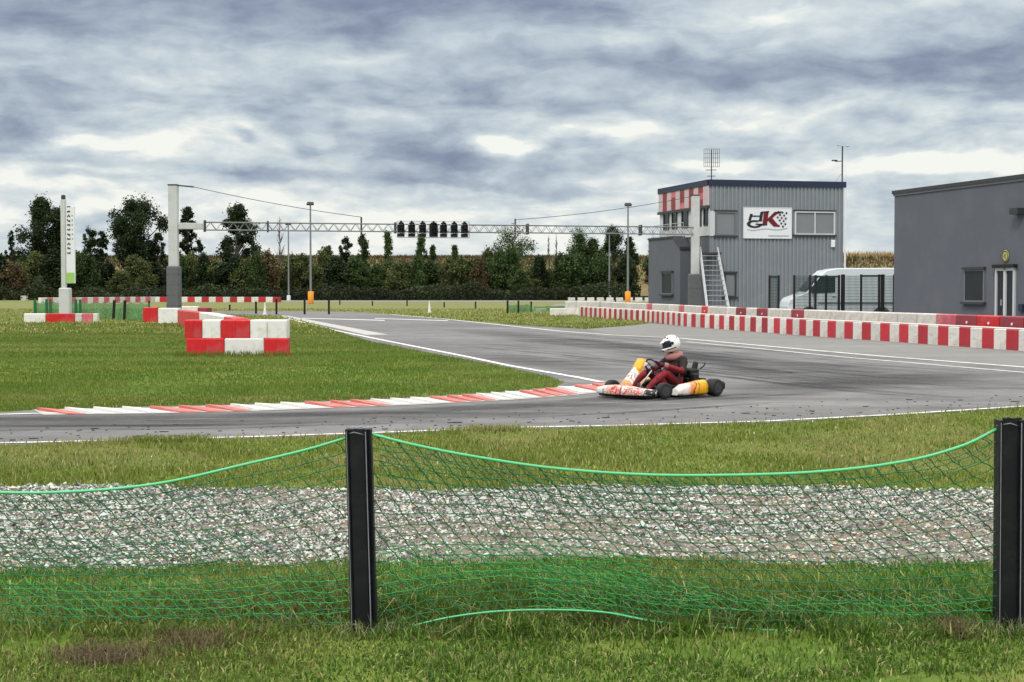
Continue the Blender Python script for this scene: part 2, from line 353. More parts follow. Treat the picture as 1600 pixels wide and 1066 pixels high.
def npmesh(name, verts, faces_flat, sizes, cols, mt, parent=None):   # fast mesh from numpy arrays
    me = bpy.data.meshes.new(name); me.vertices.add(len(verts)); me.vertices.foreach_set('co', verts.astype(np.float32).ravel())
    me.loops.add(len(faces_flat)); me.loops.foreach_set('vertex_index', faces_flat.astype(np.int32))
    me.polygons.add(len(sizes)); st = np.concatenate(([0], np.cumsum(sizes)[:-1])).astype(np.int32)
    me.polygons.foreach_set('loop_start', st)
    me.materials.append(M[mt])
    ca = me.color_attributes.new('Col', 'FLOAT_COLOR', 'POINT')
    ca.data.foreach_set('color', np.concatenate([cols, np.ones((len(cols), 1))], 1).astype(np.float32).ravel())
    me.update(calc_edges=True); me.validate()
    o = bpy.data.objects.new(name, me); C.objects.link(o)
    if parent: o.parent = parent
    return o
def pip(x, y, poly):
    ins = np.zeros(len(x), bool); n = len(poly)
    for i in range(n):
        x0, y0 = poly[i][:2]; x1, y1 = poly[(i+1) % n][:2]
        c = ((y0 > y) != (y1 > y)) & (x < (x1-x0)*(y-y0)/((y1-y0) if y1 != y0 else 1e-9)+x0)
        ins ^= c
    return ins
def vnoise(x, y, s, seed=0):             # smooth value noise
    r = np.random.default_rng(seed); T = r.random((64, 64)); u, v = x*s, y*s
    i, j = np.floor(u).astype(int), np.floor(v).astype(int); a, b = u-i, v-j
    a = a*a*(3-2*a); b = b*b*(3-2*b); g = lambda p, q: T[p % 64, q % 64]
    return (g(i, j)*(1-a)+g(i+1, j)*a)*(1-b)+(g(i, j+1)*(1-a)+g(i+1, j+1)*a)*b
def blades(name, x, y, h, wd, cols, label=None, z0=0.0, lean=.5, mt='blade'):
    n = len(x); th = rng.random(n)*2*np.pi; wx, wy = np.cos(th)*wd/2, np.sin(th)*wd/2
    th2 = rng.random(n)*2*np.pi; L = h*lean*rng.random(n); lx, ly = np.cos(th2)*L, np.sin(th2)*L
    z = np.zeros(n)+z0; P = np.empty((n, 5, 3))
    P[:, 0] = np.stack([x-wx, y-wy, z-.01], 1); P[:, 1] = np.stack([x+wx, y+wy, z-.01], 1)
    P[:, 2] = np.stack([x+wx*.8+lx*.35, y+wy*.8+ly*.35, z+h*.55], 1); P[:, 3] = np.stack([x-wx*.8+lx*.35, y-wy*.8+ly*.35, z+h*.55], 1)
    P[:, 4] = np.stack([x+lx, y+ly, z+h*(1-.25*(L/h)**2)], 1)
    b = np.arange(n)[:, None]*5; F = np.concatenate([b+0, b+1, b+2, b+3, b+3, b+2, b+4], 1).ravel()
    S = np.tile([4, 3], n); c = np.repeat(cols, 5, 0)
    return npmesh(name, P.reshape(-1, 3), F, S, c, mt)

# ------------------------------------------------------------ ground, track and markings
b = MB(); b.add([(-900, -60, 0), (900, -60, 0), (3000, 3500, 0), (-3000, 3500, 0)], [(0, 1, 2, 3)]); g0 = b.build('ground', 'turf'); tag(g0, kind='structure')
AP = [(-900, 722), (-400, 709), (0, 697), (400, 686), (800, 672), (1200, 662), (1600, 638), (2100, 610), (2300, 598),
      (2300, 600), (1600, 548.5), (1400, 534.2), (1180, 518.3), (1075, 510.2), (1020, 505), (985, 509), (915, 514.5), (840, 510.5), (691, 499), (611, 491.5), (545, 487.5), (440, 486.5), (330, 487), (250, 489),
      (440, 494), (470, 501), (525, 518), (582, 535), (640, 546), (724, 562), (800, 576), (850, 588), (882, 598), (868, 606), (780, 613), (640, 622), (400, 632), (230, 636), (60, 641), (0, 645), (-400, 655), (-900, 668)]
APW = [G(*p) for p in AP]
b = MB(); b.sheet(APW, .006)
from mathutils.geometry import tessellate_polygon
def sheetobj(name, pts, z, mt):
    tri = tessellate_polygon([[Vector((p[0], p[1], 0)) for p in pts]])
    bb = MB(); bb.add([Vector((p[0], p[1], z)) for p in pts], [tuple(t) for t in tri])
    me_o = bb.build(name, mt); me = me_o.data
    for p in me.polygons:
        if p.normal.z < 0: p.flip()
    return tag(me_o, kind='structure')
sheetobj('track', APW, .006, 'asphalt')
RO = [G(*p) for p in [(2300, 600), (1600, 549), (1400, 534.6), (1180, 518.6), (1075, 510.5), (1020, 505.3), (985, 509.3), (915, 514.9), (957, 523), (1062, 528), (1192, 540), (1372, 556), (1600, 573), (2300, 622)]]
sheetobj('run_off_area', RO, .010, 'asphalt2')
FC = [(9.5, 96, 0), (13.4, 47, 0), (13.9, 41.5, 0), (16, 30, 0), (60, 30, 0), (60, 130, 0), (9, 130, 0), (8.2, 104, 0)]
sheetobj('forecourt', [Vector(p) for p in FC], .004, 'asphalt2')
FR = [G(*p) for p in [(230, 471.6), (1060, 471.8), (1060, 469.6), (230, 469.4)]]
sheetobj('far_track', FR, .006, 'asphalt2')
FR2 = [G(*p) for p in [(860, 478), (1050, 480), (1050, 476), (870, 475)]]
sheetobj('far_path', FR2, .006, 'asphalt2')

def strip(name, pts, wd, z, mt, segs=8):
    P = []
    for i in range(len(pts)-1):
        a, c = G(*pts[i]), G(*pts[i+1])
        for k in range(segs): P.append(a.lerp(c, k/segs))
    P.append(G(*pts[-1])); row = []
    for i, p in enumerate(P):
        d = (P[min(i+1, len(P)-1)]-P[max(i-1, 0)]).normalized(); nrm = Vector((-d.y, d.x, 0)); ww = wd(i/len(P)) if callable(wd) else wd
        row.append([Vector((*(p-nrm*ww/2).xy, z)), Vector((*(p+nrm*ww/2).xy, z))])
    bb = MB(); bb.grid(row); o = bb.build(name, mt)
    for p in o.data.polygons:
        if p.normal.z < 0: p.flip()
    return tag(o, kind='structure')
strip('edge_line', [(-400, 706), (0, 694), (150, 690.5), (400, 684), (620, 676.5), (800, 669.5), (960, 666.5), (1200, 659.5), (1400, 649), (1600, 636), (2000, 612)], .11, .014, 'line')
strip('edge_line', [(448, 498), (525, 517), (600, 532.5), (724, 557), (800, 573), (902, 590.5), (940, 598)], .16, .014, 'line')
strip('edge_line', [(611, 491.8), (691, 498.5), (875, 518), (957, 524), (1062, 529), (1192, 541), (1372, 557), (1600, 574.5), (2000, 603)], .2, .014, 'line')
strip('edge_line', [(1072, 534.5), (1180, 545), (1315, 558.5), (1600, 583), (2000, 615)], .12, .014, 'line')
strip('edge_line', [(-400, 656), (0, 649), (60, 647.5), (105, 646.5)], .12, .014, 'line')
sheetobj('concrete_edge', [G(*p) for p in [(438, 493.2), (452, 494.2), (530, 509), (607, 523.5), (572, 524), (520, 512), (446, 497)]], .012, 'conc')
sheetobj('grid_marking', [G(*p) for p in [(470, 497.2), (600, 500.6), (602, 501.6), (474, 498)]], .014, 'line')
sheetobj('grid_marking', [G(*p) for p in [(585, 497.6), (700, 501.2), (700, 502.0), (586, 498.3)]], .014, 'line')
# rubber laid down on the racing line and tyre arcs across the straight
RZ = [.0101]
def rubber(pts, wd, mt):
    P = []; RZ[0] += .00003
    for i in range(len(pts)-1):
        a, c = G(*pts[i]), G(*pts[i+1])
        for k in range(10): P.append(a.lerp(c, k/10))
    P.append(G(*pts[-1])); rows = []; al = []
    for i, p in enumerate(P):
        d = (P[min(i+1, len(P)-1)]-P[max(i-1, 0)]).normalized(); nrm = Vector((-d.y, d.x, 0)); e = min(1, min(i, len(P)-1-i)/6)
        rows.append([Vector((*(p+nrm*wd*f).xy, RZ[0])) for f in (-.5, -.25, 0, .25, .5)]); al += [0, .8*e, e, .8*e, 0]
    bb = MB(); bb.grid(rows); o = bb.build('rubber_mark', mt)
    ca = o.data.color_attributes.new('Col', 'FLOAT_COLOR', 'POINT'); ca.data.foreach_set('color', np.array([[a, a, a, 1] for a in al], np.float32).ravel())
    for p in o.data.polygons:
        if p.normal.z < 0: p.flip()
    tag(o, kind='structure')
M['rubberline'] = alpha_mat('laid_rubber', (.045, .045, .05), (.15, 1.2, 1), .30, .75, .62, use_attr=True)
rubber([(-600, 678), (0, 661), (300, 658), (640, 650), (940, 635), (1150, 617), (1350, 598), (1600, 580)], 2.6, M['rubberline'])
rubber([(-600, 672), (0, 656.5), (300, 653.5), (640, 644), (930, 627), (1100, 612)], 1.0, M['rubberline'])
rubber([(1700, 610), (1400, 594), (1250, 575), (1100, 557), (900, 535), (700, 512)], 3.0, M['rubberline'])
rubber([(1400, 610), (1200, 585), (1120, 565), (1040, 548), (880, 527)], 1.4, M['rubberline'])
rubber([(700, 548), (850, 566), (960, 585)], 2.0, M['rubberline'])

for k in range(46):          # single tyre streaks that follow the bend
    o = rng.uniform(-24, 26); x0 = rng.uniform(620, 1300); L = rng.uniform(120, 420); P_ = []
    for q in range(4):
        x = x0+L*q/3; y = np.interp(x, [600, 750, 900, 1100, 1250, 1400, 1600, 1800], [520, 531, 543, 562, 577, 590, 602, 606])+o*(.35+x/1800)
        if pip(np.array([G(x, y).x]), np.array([G(x, y).y]), [(p.x, p.y) for p in APW])[0]: P_.append((x, y))
    if len(P_) > 2: rubber(P_, rng.uniform(.12, .38), M['rubberline'])
for k in range(22):
    o = rng.uniform(-9, 12); x0 = rng.uniform(-100, 1200); L = rng.uniform(150, 500)
    rubber([(x, np.interp(x, [0, 300, 640, 940, 1200, 1600], [664, 662, 654, 640, 622, 596])+o) for x in np.linspace(x0, x0+L, 4)], rng.uniform(.08, .25), M['rubberline'])
rm = [o for o in bpy.data.objects if o.name.startswith('rubber_mark')]
V_, F_, A_ = [], [], []
for o in rm:
    k = len(V_); V_ += [tuple(v.co) for v in o.data.vertices]; F_ += [tuple(i+k for i in p.vertices) for p in o.data.polygons]; A_ += [tuple(c.color) for c in o.data.color_attributes['Col'].data]
    bpy.data.objects.remove(o)
me_ = bpy.data.meshes.new('rubber_marks'); me_.from_pydata(V_, [], F_); me_.materials.append(M['rubberline']); ca_ = me_.color_attributes.new('Col', 'FLOAT_COLOR', 'POINT'); ca_.data.foreach_set('color', np.array(A_, np.float32).ravel())
tag_o = bpy.data.objects.new('rubber_marks', me_); C.objects.link(tag_o); tag_o['kind'] = 'stuff'; tag_o['label'] = 'dark tyre rubber laid down along the racing line'; tag_o['category'] = 'rubber marks'
# kerb with slanted overlapping teeth, three of one colour and three of the other
kx = [58, 101, 146, 191, 234, 279, 321, 360, 398, 438, 476, 516, 547, 579, 610, 641, 672, 698, 722, 744, 767, 789, 812, 832, 852, 872, 898, 925, 950]
kc = 'rwwwrrrwwwrrrwwwrrrwwwrrrwrr'
def ky(x):
    xs = [0, 58, 250, 400, 640, 790, 880, 950]; top = [644, 642.5, 639.5, 635, 625.5, 616, 607.5, 600.5]; bot = [650, 649.5, 647, 643, 633.5, 626, 619, 612]
    return float(np.interp(x, xs, top)), float(np.interp(x, xs, bot))
b = MB()
for i in range(len(kx)-1):
    x0, x1 = kx[i], kx[i+1]; step = x1-x0; sk = 26+step*.5; mi = 0 if kc[i] == 'r' else 1
    t0, _ = ky(x0); t1, _ = ky(x1); _, b0 = ky(x0+sk); _, b1 = ky(x1+sk)
    A, B, Cc, D = G(x0, t0), G(x1-step*.12, t1), G(x1+sk-step*.30, b1), G(x0+sk, b0)
    z0, z1 = .055, .018
    vs = [(*A.xy, z0), (*B.xy, z1), (*Cc.xy, .016), (*D.xy, .028), (*A.xy, .0), (*B.xy, .0), (*Cc.xy, .0), (*D.xy, .0)]
    b.add(vs, [(0, 3, 2, 1), (0, 1, 5, 4), (1, 2, 6, 5), (2, 3, 7, 6), (3, 0, 4, 7)], mi)
tag(b.build('kerb', ['kred', 'kwhite']), kind='structure')
b = MB()
for i in range(len(kx)-1):        # concrete bedding along the grass side
    a, c = G(kx[i]-6, ky(kx[i])[0]-1.2), G(kx[i+1]-6, ky(kx[i+1])[0]-1.2); d, e = G(kx[i+1]+10, ky(kx[i+1])[1]), G(kx[i]+10, ky(kx[i])[1])
    b.add([(*a.xy, .012), (*c.xy, .012), (*d.xy, .012), (*e.xy, .012)], [(0, 3, 2, 1)])
tag(b.build('kerb_base', 'conc'), kind='structure')

# bits of rubber off the tyres
n = 220; px = rng.uniform(-100, 1700, n); t = rng.random(n)
lowy = np.interp(px, [-100, 0, 400, 800, 1200, 1600, 1700], [697, 693, 682, 668, 658, 634, 628])
py = lowy-3-t**1.5*22
b = MB()
for x, y in zip(px, py):
    p = G(x, y); L = random.uniform(.010, .035) if random.random() < .9 else random.uniform(.05, .12); a = random.uniform(-.5, .5)
    b.box((p.x, p.y, .011), (L, L*random.uniform(.4, 1.0), .007), a)
tag(b.build('rubber_debris', 'rubber'), 'black crumbs of tyre rubber scattered along the outer track edge', 'rubber crumbs', kind='stuff')

# ------------------------------------------------------------ gravel path
gy0, gy1 = G(0, 884).y, G(0, 764).y
def gedge(x, far): return (gy1+.12*np.sin(x*1.3)+.09*np.sin(x*3.1)) if far else (gy0+.16*np.sin(x*.9+1)+.10*np.sin(x*2.7))
xs = np.linspace(-14, 14, 90)
sheetobj('gravel_path', [Vector((x, float(gedge(x, 0)), 0)) for x in xs]+[Vector((x, float(gedge(x, 1)), 0)) for x in xs[::-1]], .005, 'gravelbase')
def stones(n):
    x = rng.uniform(-5.6, 5.6, n); y = rng.uniform(gy0-.25, gy1+.2, n)
    edge = np.minimum(y-gedge(x, 0), gedge(x, 1)-y); sandy = vnoise(x*.6, y*1.4, 1.0, 5)
    sandy = np.where((x > .2) & (y < gy0+1.9) & (y > gy0+.15), sandy+.20, sandy-.06)
    keep = (edge > -.15+.3*rng.random(n)) & (rng.random(n) > np.clip((sandy-.55)*4, 0, .68)); x, y = x[keep], y[keep]; n = len(x)
    s = rng.lognormal(math.log(.0084), .40, n)
    base = np.array([[1, 0, 0], [-1, 0, 0], [0, 1, 0], [0, -1, 0], [0, 0, 1], [0, 0, -1]], float)
    P = base[None]*s[:, None, None]*rng.uniform(.6, 1.35, (n, 6, 3))
    P[:, :, :2] += rng.normal(0, .2, (n, 6, 2))*s[:, None, None]
    th = rng.random(n)*6.28; c, sn = np.cos(th)[:, None], np.sin(th)[:, None]
    X = P[:, :, 0]*c-P[:, :, 1]*sn+x[:, None]; Yy = P[:, :, 0]*sn+P[:, :, 1]*c+y[:, None]; Z = P[:, :, 2]*.8+.006+(s*rng.uniform(.2, .9, n))[:, None]
    tri = np.array([0, 2, 4, 2, 1, 4, 1, 3, 4, 3, 0, 4])
    F = (np.arange(n)[:, None]*6+tri[None]).ravel()
    g = .035+.60*rng.random(n)**1.75; tint = np.stack([g*rng.uniform(.84, 1.02, n), g, g*rng.uniform(.84, .98, n)], 1)
    warm = rng.random(n) < .12; tint[warm] *= np.array([1.1, .82, .68])
    o = npmesh('gravel', np.stack([X, Yy, Z], 2).reshape(-1, 3), F, np.full(n*4, 3), np.repeat(tint, 6, 0), 'stone')
    tag(o, 'pale grey crushed stone covering the service path behind the net', 'gravel', kind='stuff')
stones(150000)

# ------------------------------------------------------------ grass
def gcol(n, x, y, kind):
    green = np.array([.082, .165, .018]); dark = np.array([.045, .090, .010]); olive = np.array([.18, .20, .040]); straw = np.array([.42, .38, .17]); bright = np.array([.19, .29, .055])
    a = vnoise(x, y, .8, 3)[:, None]; r = rng.random((n, 1))
    fresh = np.array([.055, .21, .025]); brown = np.array([.20, .13, .065])
    if kind == 'near':
        c = dark*(1-r)+green*r; net_ = np.clip(1-np.abs(y-8.5)/.9, 0, 1)[:, None]; c = c*(1-net_*.6)+fresh*net_*.6
        c = np.where(a > .66, c*.7+olive*.3, c); c = np.where(rng.random((n, 1)) < .20, bright*1.1, c); c = np.where(rng.random((n, 1)) < .06, straw, c); c = np.where(rng.random((n, 1)) < .02+.06*(a > .7), brown, c)
        c = c*1.22
    elif kind == 'strip':
        c = olive*(.60+.5*r)+green*.45*(1-r); c = np.where(a > .55, c*.6+straw*.36, c); c = np.where(rng.random((n, 1)) < .12, straw*.95, c); c = np.where(rng.random((n, 1)) < .10, dark*1.2, c); c = c*1.22
    else:
        c = green*(.68+.3*r)+olive*.26; c = np.where(a > .55, c*.7+olive*.38, c); c = np.where(rng.random((n, 1)) < .08, olive, c); c = c*1.10
    return c*rng.uniform(.62, 1.08, (n, 1))
# long grass around the foot of the net
n = 98000; y = 6.2+(3.3)*rng.random(n)**.9; x = rng.uniform(-1, 1, n)*(y*.37+.1)
clump = vnoise(x, y, 2.2, 11)*.6+vnoise(x, y, 6, 12)*.4
h = (.03+.10*clump**1.5)*np.where(np.abs(y-7.9) < .62, 1.55+.9*vnoise(x, y, 3.1, 61), 1.0)*np.where(y < 7.5, .8, 1.0)*rng.uniform(.5, 1.3, n)
h = np.where(y > 8.6, h*.75, h); nearpost = np.exp(-((x+.72)/.28)**2)+np.exp(-((x-2.44)/.28)**2); h = np.where(y < 7.7, h*(.72-.42*np.clip(nearpost, 0, 1)), h)
thin = vnoise(x+3, y, 1.4, 21); keep = rng.random(n) < np.where(thin > .72, .25, 1.0); keep &= ~((y > gedge(x, 0)-.02) & (rng.random(n) < .93))
x, y, h = x[keep], y[keep], h[keep]; n = len(x)
o = blades('grass', x, y, h, rng.uniform(.004, .010, n), gcol(n, x, y, 'near'), lean=1.9)
tag(o, 'long green grass growing around the foot of the net', 'grass', kind='stuff')
# tall stems at the posts and in the net
n = 1500; x = np.concatenate([rng.uniform(-2.8, 2.8, 900), rng.normal(-.66, .20, 300), rng.normal(2.42, .14, 300)]); y = np.concatenate([rng.uniform(7.5, 8.5, 900), rng.normal(7.40, .05, 600)])
cc = gcol(n, x, y, 'near'); cc[rng.random(n) < .35] = np.array([.38, .36, .22])
o = blades('grass', x, y, rng.uniform(.05, .20, n)*np.where(y < 7.5, .6, 1), rng.uniform(.003, .005, n), cc, lean=1.7)
tag(o, 'tall thin grass stems standing among the net and its posts', 'grass', kind='stuff')
# strip between the gravel and the track
tw = [(p.x, p.y) for p in APW]
n = 165000; y = rng.uniform(gy1-.1, 24.0, n); x = rng.uniform(-1, 1.05, n)*(y*.38+.3); k = ~pip(x, y, tw) & (y > gedge(x, 1)-.05); x, y = x[k], y[k]; n = len(x)
h = (.018+.05*vnoise(x, y, 1.7, 9)**1.6)*rng.uniform(.6, 1.4, n); h = np.where(rng.random(n) < .01, h*2, h)
cc = gcol(n, x, y, 'strip'); fl = rng.random(n) < .0006; cc[fl] = (.7, .7, .5)
wd = rng.uniform(.008, .014, n); wd[fl] = .02; h[fl] = .035
o = blades('grass', x, y, h, wd, cc, lean=.9); tag(o, 'short olive grass between the gravel and the track', 'grass', kind='stuff')
# tufts growing over the edge line
n = 2600; px = np.concatenate([rng.normal(222, 30, 700), rng.normal(300, 20, 300), rng.normal(760, 35, 1000), rng.uniform(0, 1600, 600)]); yy = np.interp(px, [0, 400, 800, 1200, 1600], [697, 686, 672, 661.5, 638])+rng.uniform(-1.5, 3, n)
pts = [G(a, c) for a, c in zip(px, yy)]; x = np.array([p.x for p in pts]); y = np.array([p.y for p in pts])
o = blades('grass', x, y, rng.uniform(.03, .10, n), rng.uniform(.008, .014, n), gcol(n, x, y, 'strip'), lean=.9); tag(o, 'weeds creeping over the white line at the near track edge', 'grass', kind='stuff')
# infield
n = 210000; u = rng.random(n); y = 20+(75-20)*u**1.35; x = rng.uniform(-1, .35, n)*(y*.345+.5); k = ~pip(x, y, tw); x, y = x[k], y[k]; n = len(x)
sc_ = np.clip(y/25, 1, 3); h = (.024+.036*vnoise(x, y, .5, 8))*rng.uniform(.6, 1.4, n); 
bandn = vnoise(x*.25, y, .55, 30); cc = gcol(n, x, y, 'in'); cc = np.where((bandn > .66)[:, None], cc*.65+np.array([.17, .17, .055])*.5, cc)
farf = np.clip((y-38)/35, 0, 1)[:, None]; cc = cc*(1-farf*.45)+np.array([.17, .165, .06])*farf*.45
o = blades('grass', x, y, h, .012*sc_*rng.uniform(.8, 1.6, n), cc, lean=.7); tag(o, 'mown green infield grass beyond the red and white kerb', 'grass', kind='stuff')
n = 40000; y = rng.uniform(58, 130, n); x = rng.uniform(-.36, .13, n)*y; k = ~pip(x, y, tw); x, y = x[k], y[k]; n = len(x)
cc = gcol(n, x, y, 'strip')*1.1
o = blades('grass', x, y, rng.uniform(.05, .13, n), rng.uniform(.04, .08, n), cc, lean=.6); tag(o, 'drier yellowish grass at the far side of the infield', 'grass', kind='stuff')
# soil clods
for i, (px, py, sx, sz) in enumerate([(1000, 978, .17, .055), (1110, 975, .14, .04), (165, 1032, .17, .04), (300, 1012, .12, .03), (1490, 990, .06, .05)]):
    p = G(px, py); b = MB(); P = []
    for a in range(9):
        row = []
        for c in range(17):
            u, v = a/8, c/16*2*math.pi; r = (1-u*.98); hh = sz*math.sqrt(max(0, 1-r*r))*random.uniform(.7, 1.3)
            row.append(Vector((p.x+math.cos(v)*sx*r*random.uniform(.85, 1.1), p.y+math.sin(v)*.13*r*random.uniform(.85, 1.1), hh)))
        row[-1] = row[0].copy(); P.append(row)
    b.grid(P); tag(b.build('soil_mound', 'soil', smooth=True), ['dark brown turned soil mound under the net, beside the driest grass', 'low brown soil mound under the net, right of the darker one', 'brown bare soil patch in the foreground grass, bottom left', 'thin brown soil patch in the grass left of the middle post', 'small brown clod beside the right hand post'][i], 'soil mound', 'soil mounds in the foreground grass')
    n = 620; x = rng.normal(p.x, sx*.75, n); y = rng.normal(p.y, .09, n); cc = np.array([[.17, .135, .07]])*rng.uniform(.4, 1.6, (n, 1))
    o = blades('dead_grass', x, y, rng.uniform(.03, .09, n), rng.uniform(.003, .007, n), cc, lean=1.5, z0=.01); tag(o, 'brown dead grass lying on the turned soil', 'dead grass', kind='stuff')

# ------------------------------------------------------------ green net on black posts
NY = 7.5
def post(xt, xb, w, top_py, label, prof=0):
    px_m = ppm(NY); x0 = (xb-800)/px_m; x1 = (xt-800)/px_m; H = zat(top_py, NY); e = empty('fence_post', (x0, NY, 0), 0, label, 'fence post', 'black plastic posts holding the net')
    sh = (x1-x0)/H; T = Matrix.Identity(4); T[0][2] = sh
    b = MB(); hw = w/2; f = .014
    poly = [(-hw, -.045), (-hw+f, -.045), (-hw+f+.006, -.03), (hw-.036, -.03), (hw-.030, -.052), (hw-.020, -.052), (hw-.016, -.032), (hw, -.038), (hw, .04), (hw-f, .045), (hw-f, .01), (-hw+f, .01), (-hw+f, .045), (-hw, .045)]
    n = len(poly); vs = []
    for z in (-.05, H): vs += [T @ Vector((a, c, z)) for a, c in poly]
    b.add(vs, [tuple(range(n)), tuple(range(2*n-1, n-1, -1))]+[(i, (i+1) % n, (i+1) % n+n, i+n) for i in range(n)])
    b.build('profile', 'blackp', e)
    b = MB(); b.box((0, 0, 0), (.004, .004, H-.02), M4=T @ Matrix.Translation((hw-.025, -.0545, H/2)))
    b.box((0, 0, 0), (.003, .003, H-.02), M4=T @ Matrix.Translation((-hw+.006, -.0470, H/2))); b.build('edge_rib', 'ribp', e)  # pale strips, the rib highlights put into the colour
    b = MB()
    for i in range(5):
        b.box((0, 0, 0), (random.uniform(.014, .03), .02, random.uniform(.008, .02)), M4=Matrix.Translation((T @ Vector((-hw*.45+i*.018, -.01, H+.004)))) @ Matrix.Rotation(random.uniform(-.5, .5), 4, 'Y'), bev=.003)
    b.build('torn_cap', 'ribp' if prof == 0 else 'blackp', e)
    b = MB()      # net hook wire
    b.tube([T @ Vector((-hw-.002, 0, H-.03)), T @ Vector((-hw*.3, -.062, H-.012)), T @ Vector((hw+.002, 0, H-.04))], .0028, 5); b.build('tie_wire', 'ribp', e)
    return x1, H
P1 = post(560, 568, .125, 670, 'black ribbed plastic post left of the middle, with a torn top')
P2 = post(1580, 1581, .128, 656, 'black plastic post cut by the right edge of the photo', 1)
def net(name, xa, xb, ztop, zbot, label, folds, dx=.088, rows=16, shift=.050, seed=1):
    r = random.Random(seed); e = empty(name, ((xa+xb)/2, NY, 0), 0, label, 'safety net', 'green netting strung between posts'); ox = (xa+xb)/2
    W = xb-xa
    def pos(x, t, jx=0, jz=0, dy=0):
        s = min(1, max(0, (x-xa)/W)); zt, zb = ztop(s), zbot(s)
        y = .02*math.sin(x*3+t*4)+.03*math.sin(t*3.14)*math.sin(s*3.14)+dy
        return Vector((x+jx-ox, y, zt+(zb-zt)*t+jz))
    def lattice(mb, s0, s1, t0, t1, dx, rows, shift, rad, dy, jit):
        x0, x1 = xa+s0*W, xa+s1*W; nr = max(2, int(rows*(t1-t0))); J = {}
        ph = r.random()*6
        def node(i, j):
            if (i, j) not in J:
                t = t0+(t1-t0)*j/nr; x = x0+i*dx+j*shift+.018*math.sin(i*.35+ph)+.02*math.sin(j*.5+i*.12)
                J[(i, j)] = (x, pos(x, t, r.uniform(-jit, jit), r.uniform(-jit, jit)*.8+.006*math.sin(i*.7+j), dy)) if x0-.001 <= x <= x1+.001 else (x, None)
            return J[(i, j)]
        nc = int((x1-x0)/dx)+2; i0 = -int(nr*shift/dx)-2
        for j in range(nr+1):
            for i in range(i0, nc):
                a = node(i, j); c = node(i+1, j); d = node(i, j+1) if j < nr else (0, None)
                if a[1] and c[1] and j > 0:
                    mid = (a[1]+c[1])/2+Vector((0, 0, -.004)); mb.tube([a[1], mid, c[1]], rad, 3, caps=False)
                elif a[1] and j > 0: mb.tube([a[1], pos(x1, t0+(t1-t0)*j/nr, dy=dy)], rad, 3, caps=False)
                elif c[1] and j > 0: mb.tube([pos(x0, t0+(t1-t0)*j/nr, dy=dy), c[1]], rad, 3, caps=False)
                if a[1] and d[1]:
                    mid = (a[1]+d[1])/2+Vector((.006, 0, .003)); mb.tube([a[1], mid, d[1]], rad*1.05, 3, caps=False)
    b = MB(); lattice(b, 0, 1, 0, 1, dx, rows, shift, .0029, 0, .006); b.build('mesh', 'net', e)
    for k, (s0, s1, t0, t1) in enumerate(folds):
        b = MB(); lattice(b, s0, s1, t0, t1, dx*.8, rows*1.35, shift*.9+.01*k, .0022, .035+.01*k, .009); b.build('folded_mesh', 'net2' if t1 > .6 else 'net', e)
    b = MB(); b.tube([pos(xa+W*i/60, 0) for i in range(61)], .0080, 6); b.build('top_rope', 'rope', e, True)
    b = MB(); b.tube([pos(xa+W*i/60, 1, 0, 0, -.01) for i in range(61)], .0055, 5); b.build('bottom_rope', 'rope', e, True)
zN = lambda py: zat(py, NY)
def curve(ps): 
    xs_, ys_ = zip(*ps)
    def f(s):
        # smooth interpolation
        for i in range(len(xs_)-1):
            if s <= xs_[i+1]: break
        m = lambda k: (ys_[min(k+1, len(ys_)-1)]-ys_[max(k-1, 0)])/(xs_[min(k+1, len(xs_)-1)]-xs_[max(k-1, 0)])
        hh = xs_[i+1]-xs_[i]; t = min(1, max(0, (s-xs_[i])/hh)); a, c = ys_[i], ys_[i+1]; m0, m1 = m(i)*hh, m(i+1)*hh
        return zN((2*t**3-3*t*t+1)*a+(t**3-2*t*t+t)*m0+(-2*t**3+3*t*t)*c+(t**3-t*t)*m1)
    return f
pm = ppm(NY)
top_mid = curve([(0, 678), (.06, 693), (.15, 711), (.28, 731), (.42, 742), (.55, 743), (.72, 736), (.86, 719), (.95, 695), (1, 671)])
bot_mid = curve([(0, 1003), (.08, 974), (.17, 957), (.27, 951), (.37, 955), (.45, 970), (.55, 980), (.7, 988), (.85, 990), (1, 990)])
net('safety_net', (581-800)/pm, (1561-800)/pm, top_mid, bot_mid, 'green net sagging between the two visible black posts', [(.01, .5, 0, .24), (.45, 1, 0, .12), (.0, .45, .55, .8), (.25, .55, .72, 1), (.5, 1, .8, 1)], seed=3)
top_l = curve([(0, 690), (.1, 722), (.25, 752), (.42, 767), (.55, 769), (.7, 757), (.85, 724), (.94, 702), (1, 684)])
bot_l = curve([(0, 990), (.2, 985), (.45, 988), (.6, 992), (.8, 995), (1, 995)])
net('safety_net', (-462-800)/pm, (541-800)/pm, top_l, bot_l, 'green net sagging away to the left of the torn post', [(.4, .8, 0, .12), (.45, .85, .35, .6), (.45, 1, .66, 1)], rows=15, seed=8)
net('safety_net', (1599-800)/pm, (2600-800)/pm, top_mid, bot_mid, 'green net starting right of the right hand post', [], seed=5)

